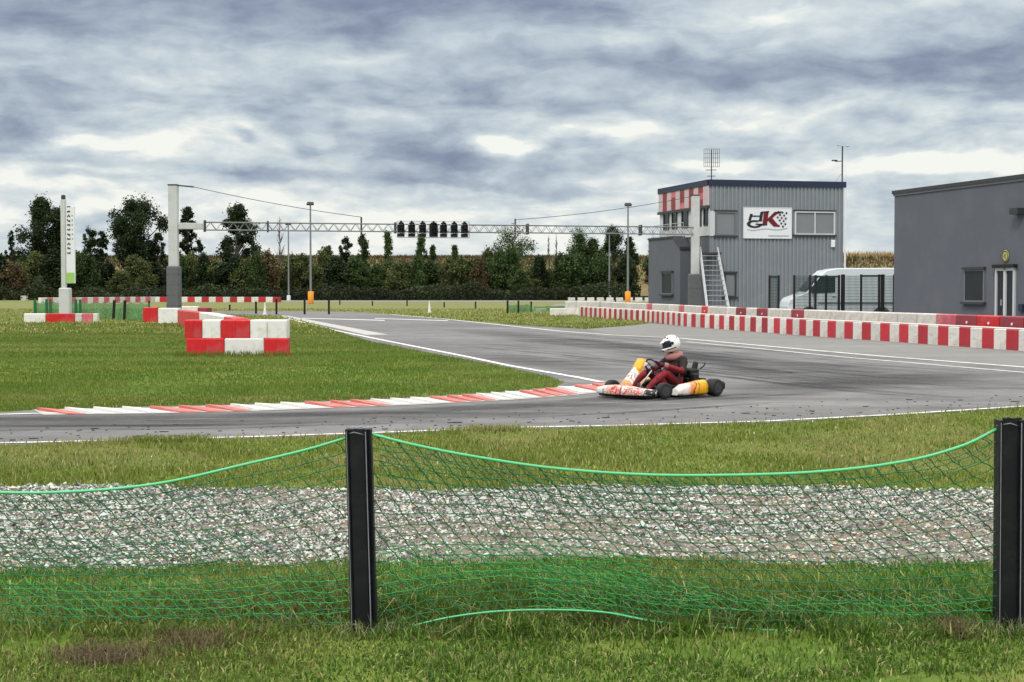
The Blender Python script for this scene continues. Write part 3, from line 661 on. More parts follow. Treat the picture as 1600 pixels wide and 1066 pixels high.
# ------------------------------------------------------------ barrier blocks
def block_mesh(L, H, D, mt, cap=None, foot=False, slope=0.0):
    """plastic barrier block: bevelled shell, long axis X, with moulded recess lines"""
    b = MB(); hl, hd = L/2-.006, D/2; bv = .03
    prof = [(-hd, 0), (-hd, H*.12), (-hd+slope, H*.55), (-hd+slope, H-bv), (-hd+slope+bv, H), (hd-slope-bv, H), (hd-slope, H-bv), (hd-slope, H*.55), (hd, H*.12), (hd, 0)]
    n = len(prof); secs = []
    for xx, ins in ((-hl, .02), (-hl+.02, 0), (-.006, 0), (0, .006), (.006, 0), (hl-.02, 0), (hl, .02)):
        secs.append([Vector((xx, y*(1-ins/hd), z if z < H*.9 else z-ins*.6)) for y, z in prof])
    vs = [p for s_ in secs for p in s_]; fs = [tuple(range(n-1, -1, -1)), tuple(range(len(vs)-n, len(vs)))]
    for k in range(len(secs)-1):
        for i in range(n): fs.append((k*n+i, k*n+(i+1) % n, (k+1)*n+(i+1) % n, (k+1)*n+i))
    b.add(vs, [f[::-1] for f in fs], 0)
    return b
def barrier(name, loc, rz, L, H, D, mt, label, group, cat='barrier block', slope=0.0, plug=False, cap=False, proto={}):
    key = (round(L, 3), round(H, 3), round(D, 3), mt, slope, plug, cap)
    if key in proto:
        o = copy_tree(proto[key]); o.location = loc; o.rotation_euler = (0, 0, rz)
        return tag(o, label, cat, group)
    e = empty(name, loc, rz, label, cat, group)
    block_mesh(L, H, D, mt, slope=slope).build('shell', mt, e)
    if cap:
        b = MB(); b.box((0, 0, H+.012), (L+.0, D*.9, .024), bev=.008); b.build('cap', 'agedwhite', e)
    if plug:
        b = MB(); b.lathe([(.045, 0), (.045, .012), (.03, .016)], 12, Matrix.Translation((.05, -D/2+slope-.004, H*.74)) @ Matrix.Rotation(R(90), 4, 'X')); b.build('plug', 'pwhite', e)
    proto[key] = e; return e
def along(pts, step):                    # walks a polyline in equal steps -> (point, heading)
    out = []; i = 0; p = pts[0].copy(); 
    seg = 0; pos = 0.0; lens = [(pts[k+1]-pts[k]).length for k in range(len(pts)-1)]; tot = sum(lens); d = step/2
    while d < tot:
        a = d; k = 0
        while a > lens[k]: a -= lens[k]; k += 1
        v = (pts[k+1]-pts[k]).normalized(); out.append((pts[k]+v*a, math.atan2(v.y, v.x))); d += step
    return out
front = [G(*p) for p in [(1680, 555), (1600, 549), (1501, 542), (1405, 535), (1294, 527.5), (1180, 518.8), (1075, 510.6), (1010, 503.2), (960, 499), (906, 494.5)]]
for i, (p, a) in enumerate(along(front, .63)):
    p = p+Vector((0.12, .2, 0)); red = i % 2 == 0
    barrier('barrier_block', p, a+math.pi, .63, .585, .42, 'agedred' if red else 'agedwhite',
            'dark red square barrier block of the long front row beside the paved run-off' if red else 'dirty white square barrier block of the long front row beside the paved run-off', 'striped blocks of the long front barrier', cap=True)
back = [p+Vector((1.15, .9, 0)) for p in front]
back[-1] = G(884, 493)+Vector((0, 1.2, 0)); back[-2] = G(930, 494.5)+Vector((.6, 1, 0))
cols = ['dullred', 'pred', 'dullred', 'dullred', 'pred', 'dullred', 'pinkred', 'agedwhite', 'agedwhite', 'agedwhite', 'agedwhite', 'agedwhite', 'agedwhite', 'agedwhite', 'agedwhite', 'dullred', 'agedwhite', 'agedwhite', 'dullred', 'agedwhite', 'dullred', 'agedwhite', 'agedwhite', 'agedwhite', 'pred', 'agedwhite', 'agedwhite', 'agedwhite', 'pinkred', 'agedwhite', 'agedwhite', 'agedwhite', 'agedwhite', 'agedwhite', 'pinkred', 'agedwhite', 'pinkred', 'dullred', 'agedwhite', 'agedwhite', 'agedwhite', 'agedwhite']
names = {'dullred': 'faded dark red', 'pred': 'bright red', 'pinkred': 'pinkish red', 'agedwhite': 'dirty white'}
for i, (p, a) in enumerate(along(back, 1.27)):
    c = cols[i] if i < 36 else 'agedwhite'
    barrier('road_barrier', p, a+math.pi, 1.24, .90, .5, c, names[c]+' plastic barrier standing in the taller back row in front of the buildings', 'taller barriers of the back row', 'barrier', slope=.1, plug=(c in ('dullred', 'pred')))
# low white block left of the rows
p = G(872, 493.5); barrier('road_barrier', p, 0, 1.05, .47, .4, 'agedwhite', 'low white barrier alone at the left end of the long rows', 'low blocks at the row end', 'barrier')
p = G(845, 487.5); barrier('road_barrier', p, .1, .8, .25, .4, 'agedwhite', 'smallest flat white block lying in the grass left of the rows', 'low blocks at the row end', 'barrier')
# stack in the infield: lower row then upper row
base = G(369, 557); sY = base.y; sp = ppm(sY)
def stack(lst, z, H, dy):
    for x0, x1, c, lab in lst:
        L = (x1-x0)/sp; barrier('barrier_block', ((x0+x1-1600)/2/sp, sY+.28+dy, z), 0, L+.005, H, .5, c, lab, 'stacked blocks in the infield', slope=.0)
stack([(290, 350, 'pred', 'long red block at the lower left of the infield stack, sunk in grass'), (350, 412, 'pwhite', 'white block in the middle of the lower layer of the infield stack'), (412, 449, 'pred', 'scuffed red block at the lower right end of the infield stack')], 0, .455, 0)
stack([(287, 315, 'pred', 'narrow red block at the upper left end of the infield stack'), (315, 344, 'pwhite', 'narrow white block between two red ones on top of the stack'), (344, 390, 'pred', 'wide red block in the middle of the upper layer of the stack'), (390, 417, 'pwhite', 'first white block right of the wide red one on the stack'), (417, 448, 'pwhite', 'white block at the upper right end of the infield stack')], .458, .455, .02)
# grass creeping up in front of the stack
n = 900; x = rng.uniform(-8.4, -5.6, n); y = rng.uniform(sY-.5, sY+.0, n)
o = blades('grass', x, y, rng.uniform(.06, .2, n), rng.uniform(.01, .02, n), gcol(n, x, y, 'in'), lean=.6); tag(o, 'taller grass against the red and white infield stack', 'grass', kind='stuff')
# row running to the left pillar, from near to far
rowp = [V(378, 500, 50.5), V(330, 500, 62), V(283, 500, 72), V(222, 500, 79)]
for q in rowp: q.z = 0
seqs = ['pred', 'pwhite', 'pred', 'pwhite']
items = along(rowp[:3], 2.0)
for i, (p, a) in enumerate(items):
    X = 800+2400*p.x/p.y; c = 'pred' if (X > 361 or 283 <= X < 324) else 'pwhite'
    barrier('road_barrier', p, a+math.pi, 1.98, .72, .45, c, ('red' if c == 'pred' else 'white')+' barrier of the row running from the stack back to the left pillar', 'barriers running back to the left pillar', 'barrier')
for x0, x1, c, lab in [(225, 248, 'pred', 'red barrier at the left end beside the left pillar foot'), (249, 282, 'pwhite', 'long white barrier lying right before the left pillar foot')]:
    Y = 78 if x0 < 240 else 75; s_ = ppm(Y); barrier('road_barrier', ((x0+x1-1600)/2/s_, Y, 0), R(-6), (x1-x0)/s_, .76, .5, c, lab, 'barriers running back to the left pillar', 'barrier')
Y = 88; s_ = ppm(Y)
barrier('road_barrier', ((281+310-1600)/2/s_, Y, 0), 0, 30/s_, .70, .5, 'pwhite', 'white barrier behind and right of the left pillar foot', 'barriers running back to the left pillar', 'barrier')
barrier('road_barrier', ((310+328-1600)/2/s_, Y, 0), R(-25), 20/s_, .62, .5, 'dullred', 'dark red barrier behind the row right of the left pillar', 'barriers running back to the left pillar', 'barrier')
# low row before the advertising pylon
Y = G(0, 504).y; s_ = ppm(Y)
for x0, x1, c, lab in [(37, 71, 'pwhite', 'white low block at the left end before the advertising pylon'), (71, 117, 'pred', 'long red low block right before the advertising pylon'), (117, 128, 'agedwhite', 'short cream block right of the long red one'), (128, 145, 'pinkred', 'short faded red block near the right end of the pylon row'), (145, 152, 'agedwhite', 'shortest cream block ending the pylon row')]:
    barrier('barrier_block', ((x0+x1-1600)/2/s_, Y+.2, 0), 0, (x1-x0)/s_, .45, .4, c, lab, 'low blocks before the pylon')
# far rows
def farrow(x0, x1, Y0, Y1, L, H, ca, cb, lab, grp):
    a, c = V(x0, 470, Y0), V(x1, 470, Y1); a.z = c.z = 0
    for i, (p, an) in enumerate(along([a, c], L)):
        cc = ca if i % 2 else cb
        barrier('road_barrier', p, an, L-.02, H, .45, cc, (names.get(cc, 'white'))+lab, grp, 'barrier')
farrow(240, 433, 200, 196, .98, .68, 'agedred', 'agedwhite', ' small barrier of the far row right of the left pillar', 'far barriers right of the left pillar')
farrow(62, 238, 178, 198, 1.05, .70, 'pinkred', 'agedwhite', ' small barrier of the far row behind the pylon', 'far barriers behind the pylon')
names['agedred'] = 'dark red'
for i in range(10):
    p = G(893+i*15, 471.5); barrier('road_barrier', (p.x, p.y, 0), 0, .95, .55, .4, 'agedwhite', 'small white block of the dotted row at the edge of the far track', 'white blocks beside the far track', 'barrier')
for i, (x, y) in enumerate([(16, 468.5), (26, 469), (38, 469.5)]):
    p = G(x, y); barrier('road_barrier', (p.x, p.y, 0), .3*i, 1.0, .7, .4, 'agedwhite', ['leftmost white block in front of the far hedge', 'middle white block in front of the far hedge', 'white block nearest the far striped row'][i], 'white blocks by the far hedge', 'barrier')
# low black strip along the far track, modelled for the shade under the hedge
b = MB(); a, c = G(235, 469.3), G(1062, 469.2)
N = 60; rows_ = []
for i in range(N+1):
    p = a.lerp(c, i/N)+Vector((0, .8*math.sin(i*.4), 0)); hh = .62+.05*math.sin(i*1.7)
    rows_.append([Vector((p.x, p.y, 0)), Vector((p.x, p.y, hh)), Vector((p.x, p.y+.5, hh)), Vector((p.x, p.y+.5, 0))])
b.grid(rows_); tag(b.build('hedge_shade_strip', 'rubber'), 'long low black strip modelling the shade at the foot of the hedge', 'barrier')

# ------------------------------------------------------------ low green nets and posts in the infield
M['greensheet'] = alpha_mat('fine_green_netting', (.03, .22, .09), (30, 30, 30), .30, .55, .8)
def lownet(p0, p1, h, label, posts):
    d = (p1-p0); L = d.length; rz = math.atan2(d.y, d.x); e = empty('low_net', p0, rz, label, 'low net', 'low green nets in the infield')
    b = MB(); n = max(4, int(L/.5)); b.grid([[Vector((L*i/n, 0, .03)), Vector((L*i/n, .04*math.sin(i), h*(.93+.07*math.cos(i*2.1))))] for i in range(n+1)]); b.build('netting', M['greensheet'], e)
def lowpost(px, py, h, label, Y=None, w=.13, mt='blackp', lean=0.0):
    p = G(px, py) if Y is None else V(px, 500, Y); p.z = 0
    e = empty('short_post', p, 0, label, 'short post', 'short dark posts in the infield')
    b = MB(); T = Matrix.Rotation(lean, 4, 'Y'); b.box((0, 0, 0), (w, .09, h), M4=T @ Matrix.Translation((0, 0, h/2)), bev=.01); b.build('shaft', mt, e)
    b = MB(); b.box((0, 0, 0), (w*1.15, .11, .05), M4=T @ Matrix.Translation((0, 0, h+.01)), bev=.012); b.build('cap', mt, e)
q0, q1 = V(52, 500, 95), V(150, 500, 88); q2 = V(236, 500, 80)
for q in (q0, q1, q2): q.z = 0
lownet(q0, q1, .95, 'pale green low net behind the advertising pylon', 0); lownet(q1, q2, .98, 'green low net between the pylon and the left pillar', 0)
for i, (x, Y, le) in enumerate([(55, 94.5, 0), (73, 93, 0), (79, 92.5, 0), (111, 90, 0), (119, 89.5, 0), (125.5, 89, 0), (177, 84, .07), (194, 83, .05)]):
    lowpost(x, 0, 1.05, ['leftmost dark post of the green net by the pylon', 'dark green post left of the pylon, first of a close pair', 'dark green post left of the pylon, second of a close pair', 'dark post touching the right side of the pylon foot', 'dark post a step right of the pylon foot', 'dark post two steps right of the pylon foot', 'leaning dark post in the middle of the green net', 'leaning dark post nearest the left pillar'][i], Y, .14, 'blackp' if i > 5 else 'net', le)
sp_ = [(233, 486, .75), (359, 486, .45), (400, 490.5, .8), (432, 491.5, 1.0), (476, 491.5, .95), (514, 491.5, .9), (531, 476.5, .6), (582, 478, .45), (636, 478.5, .6), (694, 480.5, .45), (743, 483, .6), (793, 489.5, .85), (810, 490, .85), (830, 488, .75), (962, 476, .5)]
for i, (x, y, hh) in enumerate(sp_):
    lowpost(x, y, hh, 'short dark post standing in the grass '+['beside the left pillar', 'just right of the left pillar', 'left of the white cone before the infield stack', 'at the right end of the far striped row', 'under the taller lamp pole', 'right of the taller lamp pole', 'beyond the track left of the signal lights', 'beyond the track under the left signal', 'beyond the track below the signal lights', 'right of the small white cone', 'midway between cone and low green net', 'at the left of the low green net', 'in the middle of the low green net', 'at the right of the low green net', 'behind the end of the striped row'][i])
q0, q1 = G(793, 489.3), G(832, 488); lownet(q0, q1, .6, 'small low green net left of the long striped rows', 0)
q0, q1 = G(834, 488), G(925, 486.5); lownet(q0, q1, .45, 'low green net reaching the end of the striped rows', 0)
for x, y, lab in [(414, 491.8, 'white cone in the grass above the infield stack'), (671, 489, 'small white cone on the grass beyond the straight'), (975, 499.5, 'narrow white post in front of the striped row')]:
    p = G(x, y); b = MB(); hh = .8 if x < 900 else .55; b.lathe([(.17, 0), (.17, .03), (.11, .04), (.035, hh), (.02, hh+.01)] if x < 900 else [(.05, 0), (.05, hh), (.03, hh+.02)], 12)
    o = b.build('marker_cone' if x < 900 else 'marker_post', 'pwhite'); o.location = p; tag(o, lab, 'cone' if x < 900 else 'post')

# ------------------------------------------------------------ gantry
gan = empty('gantry', V(272, 450, 84)*Vector((1, 1, 0)) if False else Vector((V(272, 450, 84).x, 84, 0)), 0, 'metal truss gantry with two tall pillars spanning the track', 'gantry')
gx0 = gan.location.x; RX, RY = V(1086, 450, 91.2).x-gx0, 91.2-84
ztl, ztr = zat(290, 84), zat(306, 91.2)
def colm(x, y, zt, wtop, wpad, zpad):
    b = MB(); b.box((x, y, zt/2), (wtop, wtop*.9, zt), bev=.03); b.build('pillar', 'column', gan)
    b = MB(); b.box((x, y, zpad/2), (wpad, wpad, zpad), bev=.06)
    for k in range(5): b.box((x, y, .25+k*zpad/5.2), (wpad+.02, wpad+.02, .03))
    b.build('padding', 'pad', gan)
    b = MB(); b.box((x, y, zt+.03), (wtop+.05, wtop, .06), bev=.01); b.build('pillar_cap', 'dmetal', gan)
colm(0, 0, ztl, .50, .70, zat(416, 84)); colm(RX, RY, ztr, .48, .78, zat(428, 91.2))
zb = zat(359, 84); dpt = .42
Ldir = Vector((RX, RY, 0)); Ltot = Ldir.length; ud = Ldir.normalized(); nd = Vector((-ud.y, ud.x, 0))
def gp(s, z, o=0): return ud*s+nd*o+Vector((0, 0, z))
b = MB(); s0 = V(322, 450, 84.4).x-gx0
for z in (zb, zb+dpt):
    for o_ in (-.22, .22): b.tube([gp(s0, z, o_), gp(Ltot-.2, z, o_)], .032, 6)
nbay = 46
for i in range(nbay):
    a, c = s0+(Ltot-.2-s0)*i/nbay, s0+(Ltot-.2-s0)*(i+1)/nbay; m_ = (a+c)/2
    for o_ in (-.22, .22):
        b.tube([gp(a, zb, o_), gp(m_, zb+dpt, o_), gp(c, zb, o_)], .017, 4, caps=False)
    b.tube([gp(a, zb+dpt, -.22), gp(m_, zb+dpt, .22), gp(c, zb+dpt, -.22)], .012, 4, caps=False)
b.build('truss', 'trussm', gan)
b = MB()
for f in (.12, .37, .64, .88):
    s = s0+(Ltot-s0)*f; b.box((0, 0, 0), (.07, .5, .62), M4=Matrix.Translation(gp(s, zb+dpt/2)) @ Matrix.Rotation(math.atan2(RY, RX), 4, 'Z'))
b.build('splice_plate', 'dmetal', gan)
b = MB(); b.box((0, 0, 0), (s0+.1, .34, .34), M4=Matrix.Translation(gp(s0/2, zb+.2)) @ Matrix.Rotation(math.atan2(RY, RX), 4, 'Z'), bev=.02); b.build('bracket', 'column', gan)
b = MB(); b.box((0, 0, 0), (.12, .6, .62), M4=Matrix.Translation(gp(s0, zb+dpt/2)) @ Matrix.Rotation(math.atan2(RY, RX), 4, 'Z')); b.build('flange', 'dmetal', gan)
def sof(px):   # distance along the beam under that sight line
    k = (px-800)/2400; return (k*84-gx0)/(ud.x-k*ud.y)
for px, zk in ((565, .75), (805, .75)):
    b = MB(); b.box((0, 0, 0), (.09, .09, 1.0), M4=Matrix.Translation(gp(sof(px), zb+.3))); b.build('king_post', 'dmetal', gan)
def sag(a, c, s_, n=14): return [a.lerp(c, i/n)-Vector((0, 0, s_*4*(i/n)*(1-i/n))) for i in range(n+1)]
b = MB(); b.tube([gp(0, ztl+.03), gp(1.1, ztl-.06)], .045, 6); b.build('cable_arm', 'dmetal', gan)
b = MB(); b.tube(sag(gp(1.1, ztl-.06), gp(sof(565), zb+.8), .12), .016, 4); b.build('stay_cable', 'dmetal', gan)
b = MB(); b.tube(sag(gp(Ltot, ztr), gp(sof(805), zb+.75), .18), .016, 4); b.build('stay_cable', 'dmetal', gan)
b = MB(); b.tube(sag(gp(s0+1, zb+.8), gp(s0+4.5, zb+.55), .1)[:1]+[gp(sof(565), zb+.8), gp(sof(620), zb+.62)], .01, 4); 
b = MB()   # rails that carry the lamps
sA, sB = sof(619), sof(731)
for z in (zat(345.5, 86.5), zat(371, 86.5)): b.tube([gp(sA, z, -.42), gp(sB, z, -.42)], .018, 4)
for s in (sA, sB): b.tube([gp(s, zat(345.5, 86.5), -.42), gp(s, zat(371, 86.5), -.42)], .018, 4)
b.build('lamp_rail', 'metal', gan)
lights = [625, 641.5, 658.5, 675.5, 691, 707.5, 723.5]
zc = zat(358, 86.5)
proto = None
for i, px in enumerate(lights):
    p = Vector((gx0, 84, 0))+gp(sof(px), zc, -.42)
    lab = ['leftmost black signal light hanging on the gantry beam', 'black signal light second from the left on the beam', 'black signal light just left of the big dark one', 'biggest darkest signal light in the middle of the beam', 'black signal light just right of the big dark one', 'black signal light second from the right on the beam', 'rightmost black signal light hanging on the gantry beam'][i]
    if i == 0 or i == 3:
        e = empty('signal_light', p, math.atan2(RY, RX)-.05, lab, 'signal light', 'row of signal lights on the gantry'); wd = .38 if i == 0 else .47
        b = MB(); b.prism([(-wd/2, -.43), (wd/2, -.43), (wd/2, .26), (wd*.30, .38), (.05, .40), (.05, .47), (-.05, .47), (-.05, .40), (-wd*.30, .38), (-wd/2, .26)], -.10, .10, lambda a, c, d: Vector((a, d, c))); b.build('housing', 'black', e)
        for z in ((.2, -.08) if i == 0 else (.2, -.05, -.28)):
            b = MB(); b.lathe([(.14, 0), (.155, .16), (.145, .16), (.13, .02)], 14, Matrix.Translation((0, -.10, z)) @ Matrix.Rotation(R(90), 4, 'X')); hood = b.build('hood', 'black', e)
            b = MB(); b.lathe([(.12, 0), (.12, .01), (.05, .03)], 14, Matrix.Translation((0, -.102, z)) @ Matrix.Rotation(R(90), 4, 'X')); b.build('lens', 'glass', hood)
        if i == 0:
            for z in (-.25, .25):
                b = MB(); b.tube([(-wd/2-.05, -.13, z), (0, -.17, z+.03), (wd/2+.05, -.13, z)], .022, 5); b.build('clamp', 'metal', e)
            proto = e
    else:
        e = copy_tree(proto); e.location = p; tag(e, lab)

# ------------------------------------------------------------ advertising pylon
s84 = ppm(84); P = V(102, 450, 84); py_ = empty('advertising_pylon', (P.x, 84, 0), 0, 'tall white advertising pylon with vertical lettering and a green foot', 'pylon')
b = MB(); b.box((-.06, 0, zat(312, 84)/2), (.26, .26, zat(312, 84)), bev=.03); b.build('pole', 'column', py_)
b = MB(); b.lathe([(.12, 0), (.12, .22), (.06, .26)], 12, Matrix.Translation((-.06, 0, zat(312, 84)))); b.build('pole_cap', 'dmetal', py_)
b = MB(); zt_, zb_ = zat(322, 84), zat(443, 84); b.box((.32, -.02, (zt_+zb_)/2), (.50, .10, zt_-zb_), bev=.02); b.build('panel', 'white', py_)
b = MB(); z2 = zat(426, 84); b.box((.30, -.075, (z2+zb_)/2+.02), (.46, .012, z2-zb_-.04)); b.build('green_field', 'lightgreen', py_)
b = MB(); b.box((0, 0, zat(450, 84)/2), (.60, .5, zat(450, 84)), bev=.05); b.build('foot', 'column', py_)
rr = random.Random(4)
for i in range(11):
    b = MB(); z = zat(323+i*7.3, 84); X0 = .24
    if i == 0: b.box((X0, -.078, z), (.2, .012, .05))
    else:
        b.box((X0, -.079, z), (.17, .012, .03))
        for k in range(3): b.box((X0-.06+k*.06, -.078, z+rr.choice((-1, 1, 0))*.03), (.045, .016, rr.uniform(.06, .12)))
    b.build('letter', 'trim', py_)
    if 1 < i < 8:
        b = MB(); b.box((X0+.19, -.078, z+.02), (.04, .012, rr.uniform(.05, .12))); b.build('letter', 'gframe', py_)

# ------------------------------------------------------------ floodlight poles
def lamp(px, Y, H, label, padded, base_py=None):
    x = V(px, 450, Y).x; e = empty('lamp_pole', (x, Y, 0), 0, label, 'lamp pole', 'tall lamp poles beyond the track')
    b = MB(); b.tube([(0, 0, 0), (0, 0, H)], [.14, .085], 8); b.build('mast', 'trussm', e)
    b = MB(); b.box((0, 0, H), (.7, .10, .10)); 
    b.build('crossarm', 'dmetal', e)
    for s in (-.24, .24):
        b = MB(); b.box((0, 0, 0), (.34, .34, .26), M4=Matrix.Translation((s, -.1, H-.18)) @ Matrix.Rotation(R(25), 4, 'X'), bev=.04); b.build('floodlight', 'dmetal', e)
    if padded:
        b = MB(); b.lathe([(.30, 0), (.33, .05), (.33, 1.35), (.28, 1.42)], 14); b.build('padding', 'orange', e, True)
    else:
        b = MB(); b.lathe([(.28, 0), (.28, .7), (.2, .75)], 12); b.build('foot', 'white', e)
lamp(485.5, 176, 11.6, 'taller lamp pole on the left with yellow orange padding', True)
lamp(451, 228, 11.5, 'thin lamp pole left of the padded one, before the hedge', False)
lamp(981, 178, 11.6, 'tall lamp pole with orange padding beside the tower', True)
lamp(952, 232, 10.2, 'thin grey lamp pole left of the orange padded right one', False)

# ------------------------------------------------------------ control tower
class Facade:
    def __init__(s, P0, D, parent):
        s.P = Vector(P0); s.D = Vector(D).normalized(); s.N = Vector((s.D.y, -s.D.x, 0)); s.parent = parent
        if s.N.y > 0: s.N = -s.N
        s.o = Vector(parent.location)
    def uz(s, px, py):
        d = ray(px, py); n = Vector((-s.D.y, s.D.x)); t = (n.x*s.P.x+n.y*s.P.y)/(n.x*d.x+n.y*d.y)
        q = Vector((d.x*t, d.y*t, 0)); return (q-Vector((s.P.x, s.P.y, 0))).dot(s.D), CH+d.z*t
    def pt(s, u, z, d=0): return Vector((s.P.x, s.P.y, 0))+s.D*u+s.N*d+Vector((0, 0, z))-Vector((s.o.x, s.o.y, 0))
    def ubox(s, mb, u0, u1, z0, z1, d0, d1, mi=0):
        mb.prism([(u0, z0), (u1, z0), (u1, z1), (u0, z1)], d0, d1, lambda a, c, d: s.pt(a, c, d), mi)
    def pbox(s, mb, x0, y0, x1, y1, d0, d1, mi=0):
        u0, za = s.uz(x0, (y0+y1)/2); u1, _ = s.uz(x1, (y0+y1)/2); xm = (x0+x1)/2; _, z1 = s.uz(xm, y0); _, z0 = s.uz(xm, y1)
        s.ubox(mb, u0, u1, z0, z1, d0, d1, mi); return u0, u1, z0, z1
    def window(s, x0, y0, x1, y1, fm, gm, panes=1, name='window', depth=.09, sill=True, fw=.07):
        u0, _ = s.uz(x0, (y0+y1)/2); u1, _ = s.uz(x1, (y0+y1)/2); xm = (x0+x1)/2; _, z1 = s.uz(xm, y0); _, z0 = s.uz(xm, y1)
        if u0 > u1: u0, u1 = u1, u0
        b = MB(); s.ubox(b, u0, u1, z0, z1, .066, .072) if s is FRt else s.ubox(b, u0, u1, z0, z1, .02, .03); depth = depth+.04 if s is FRt else depth; wdo = b.build(name, gm, s.parent)
        b = MB()
        s.ubox(b, u0-.02, u0+fw, z0, z1, .0, depth); s.ubox(b, u1-fw, u1+.02, z0, z1, .0, depth)
        s.ubox(b, u0+fw, u1-fw, z1-fw, z1, 0, depth); s.ubox(b, u0+fw, u1-fw, z0, z0+fw, 0, depth)
        for k in range(1, panes):
            u = u0+(u1-u0)*k/panes; s.ubox(b, u-.035, u+.035, z0+fw, z1-fw, 0, depth-.01)
        b.build('window_frame', fm, wdo)
        if sill:
            b = MB(); s.ubox(b, u0-.12, u1+.12, z0-.10, z0, 0, .17); b.build('sill', 'trim', wdo)
            b = MB(); s.ubox(b, u0-.08, u1+.08, z1, z1+.10, 0, .15); b.build('lintel', 'trim', wdo)
        return wdo
Cn = Vector((11.85, 92.3, 0)); Rd = Vector((.971, .239, 0)); Ld = Vector((-.239, .971, 0)); HA = zat(282, 92.3)
tw_ = empty('control_tower', Cn, 0, 'two storey grey corrugated control tower with a checkered fascia and aerials', 'building')
WR, WL = 8.72, 8.9
FRt = Facade(Cn, Rd, tw_); FLt = Facade(Cn, Ld, tw_)
b = MB()   # solid core
cs = [Vector((0, 0, 0)), Rd*WR, Rd*WR+Ld*WL, Ld*WL]; b.add([Vector((*c.xy, z)) for z in (0, HA-.05) for c in cs], [(0, 1, 5, 4), (1, 2, 6, 5), (2, 3, 7, 6), (3, 0, 4, 7), (4, 5, 6, 7)])
b.build('wall', 'render', tw_)
def corr(F, u0, u1, z0, z1, name, mt, off=.002, pitch=.25, dep=.06):
    pts = []; u = u0
    while u < u1:
        for du, d in ((0, 0), (pitch*.42, 0), (pitch*.5, dep), (pitch*.92, dep)):
            if u+du <= u1: pts.append((u+du, d+off))
        u += pitch
    pts.append((u1, off)); b = MB(); b.grid([[F.pt(a, z0, d), F.pt(a, z1, d)] for a, d in pts]); return b.build(name, mt, tw_)
corr(FRt, 0.0, WR, 0, HA-.25, 'cladding', 'clad')
b = MB(); FRt.ubox(b, -.1, WR+.12, HA-.3, HA+.05, .0, .14); FLt.ubox(b, .0, WL+.1, HA-.3, HA+.05, -.0, .16)
b.build('roof_edge', 'fascia', tw_)
b = MB(); o4 = [c+(-Rd*.02-Ld*.02) for c in cs]; b.add([Vector((*c.xy, z)) for z in (HA-.04, HA+.06) for c in cs], [(3, 2, 1, 0), (0, 1, 5, 4), (1, 2, 6, 5), (2, 3, 7, 6), (3, 0, 4, 7), (4, 5, 6, 7)]); b.build('roof', 'trim', tw_)
b = MB(); b.tube([FRt.pt(WR+.08, 0, .08), FRt.pt(WR+.08, HA-.3, .08)], .06, 8); b.build('downpipe', 'white', tw_)
# left side: checkered fascia, glazed upper floor, smooth lower wall
zf1 = FLt.uz(1060, 291)[1]; zfb = FLt.uz(1060, 328)[1]
b = MB(); kk = 0
for i in range(11):
    u0, u1 = WL*i/11, WL*(i+1)/11
    for j in range(3):
        z0 = zfb+(HA-.3-zfb)*j/3; z1 = zfb+(HA-.3-zfb)*(j+1)/3
        mi = 0 if (i % 2 == 0) else (1 if (i*7+j*3) % 5 else 2)
        FLt.ubox(b, u0, u1, z0, z1, .02, .12+.004*((i+j) % 2), mi)
b.build('checkered_fascia', ['fadedwhite', 'dullred', 'pinkred'], tw_)
b = MB(); FLt.ubox(b, -.05, WL+.05, zfb-.16, zfb, .0, .2); b.build('fascia_trim', 'trim', tw_)
zu1 = zfb-.16; zu0 = FLt.uz(1055, 373)[1]
b = MB(); FLt.ubox(b, 0, WL, zu0, zu0+.55, 0, .06); FLt.ubox(b, 0, WL, zu0+.55, zu1, 0, .03); b.build('upper_wall', 'frame', tw_)
for u0, u1 in ((.25, .75), (1.3, 2.3), (3.6, 4.6), (5.6, 6.4), (7.1, 8.0)):
    b = MB(); FLt.ubox(b, u0, u1, zu0+.62, zu1-.05, .03, .045); wn_ = b.build('window', 'glass', tw_)
    b = MB(); FLt.ubox(b, u0-.06, u0, zu0+.6, zu1, .03, .1); FLt.ubox(b, u1, u1+.06, zu0+.6, zu1, .03, .1); FLt.ubox(b, u0-.003, u1+.003, zu0+.6, zu0+.66, .03, .09); b.build('window_frame', 'trim', wn_)
b = MB(); b.tube([FLt.pt(u, zu0+.9, .5) for u in (3.2, 8.9)], .025, 6)
for u in (3.2, 4.6, 6, 7.4, 8.9): b.tube([FLt.pt(u, zu0, .5), FLt.pt(u, zu0+.9, .5)], .02, 5)
b.build('railing', 'metal', tw_)
b = MB(); b.prism([(2.9, 0), (8.9, 0), (8.9, zu0-.02), (4.2, zu0-.02), (2.9, zu0-.75)], .0, .8, lambda a, c, d: FLt.pt(a, c, d)); b.build('porch_wall', 'render', tw_)
b = MB(); b.prism([(2.8, zu0-.75), (4.15, zu0-.02), (8.95, zu0-.02), (8.95, zu0+.10), (4.1, zu0+.10), (2.8, zu0-.6)], .0, .86, lambda a, c, d: FLt.pt(a, c, d)); b.build('porch_edge', 'trim', tw_)
FP = Facade(Cn+FLt.N*.8, Ld, tw_)
FP.window(1035, 426, 1052, 460, 'gframe', 'glass', 1)
FRt.window(1117, 331, 1149, 368, 'gframe', 'shutter', 1, depth=.1)
b = MB(); FRt.pbox(b, 1108.5, 330, 1116, 369, .0, .12); b.build('corner_panel', 'frame', tw_)
FRt.window(1241, 331, 1303, 367, 'frame', 'shutter', 2, depth=.11)
FRt.window(1131, 427, 1149, 464, 'trim', 'shutter', 1)
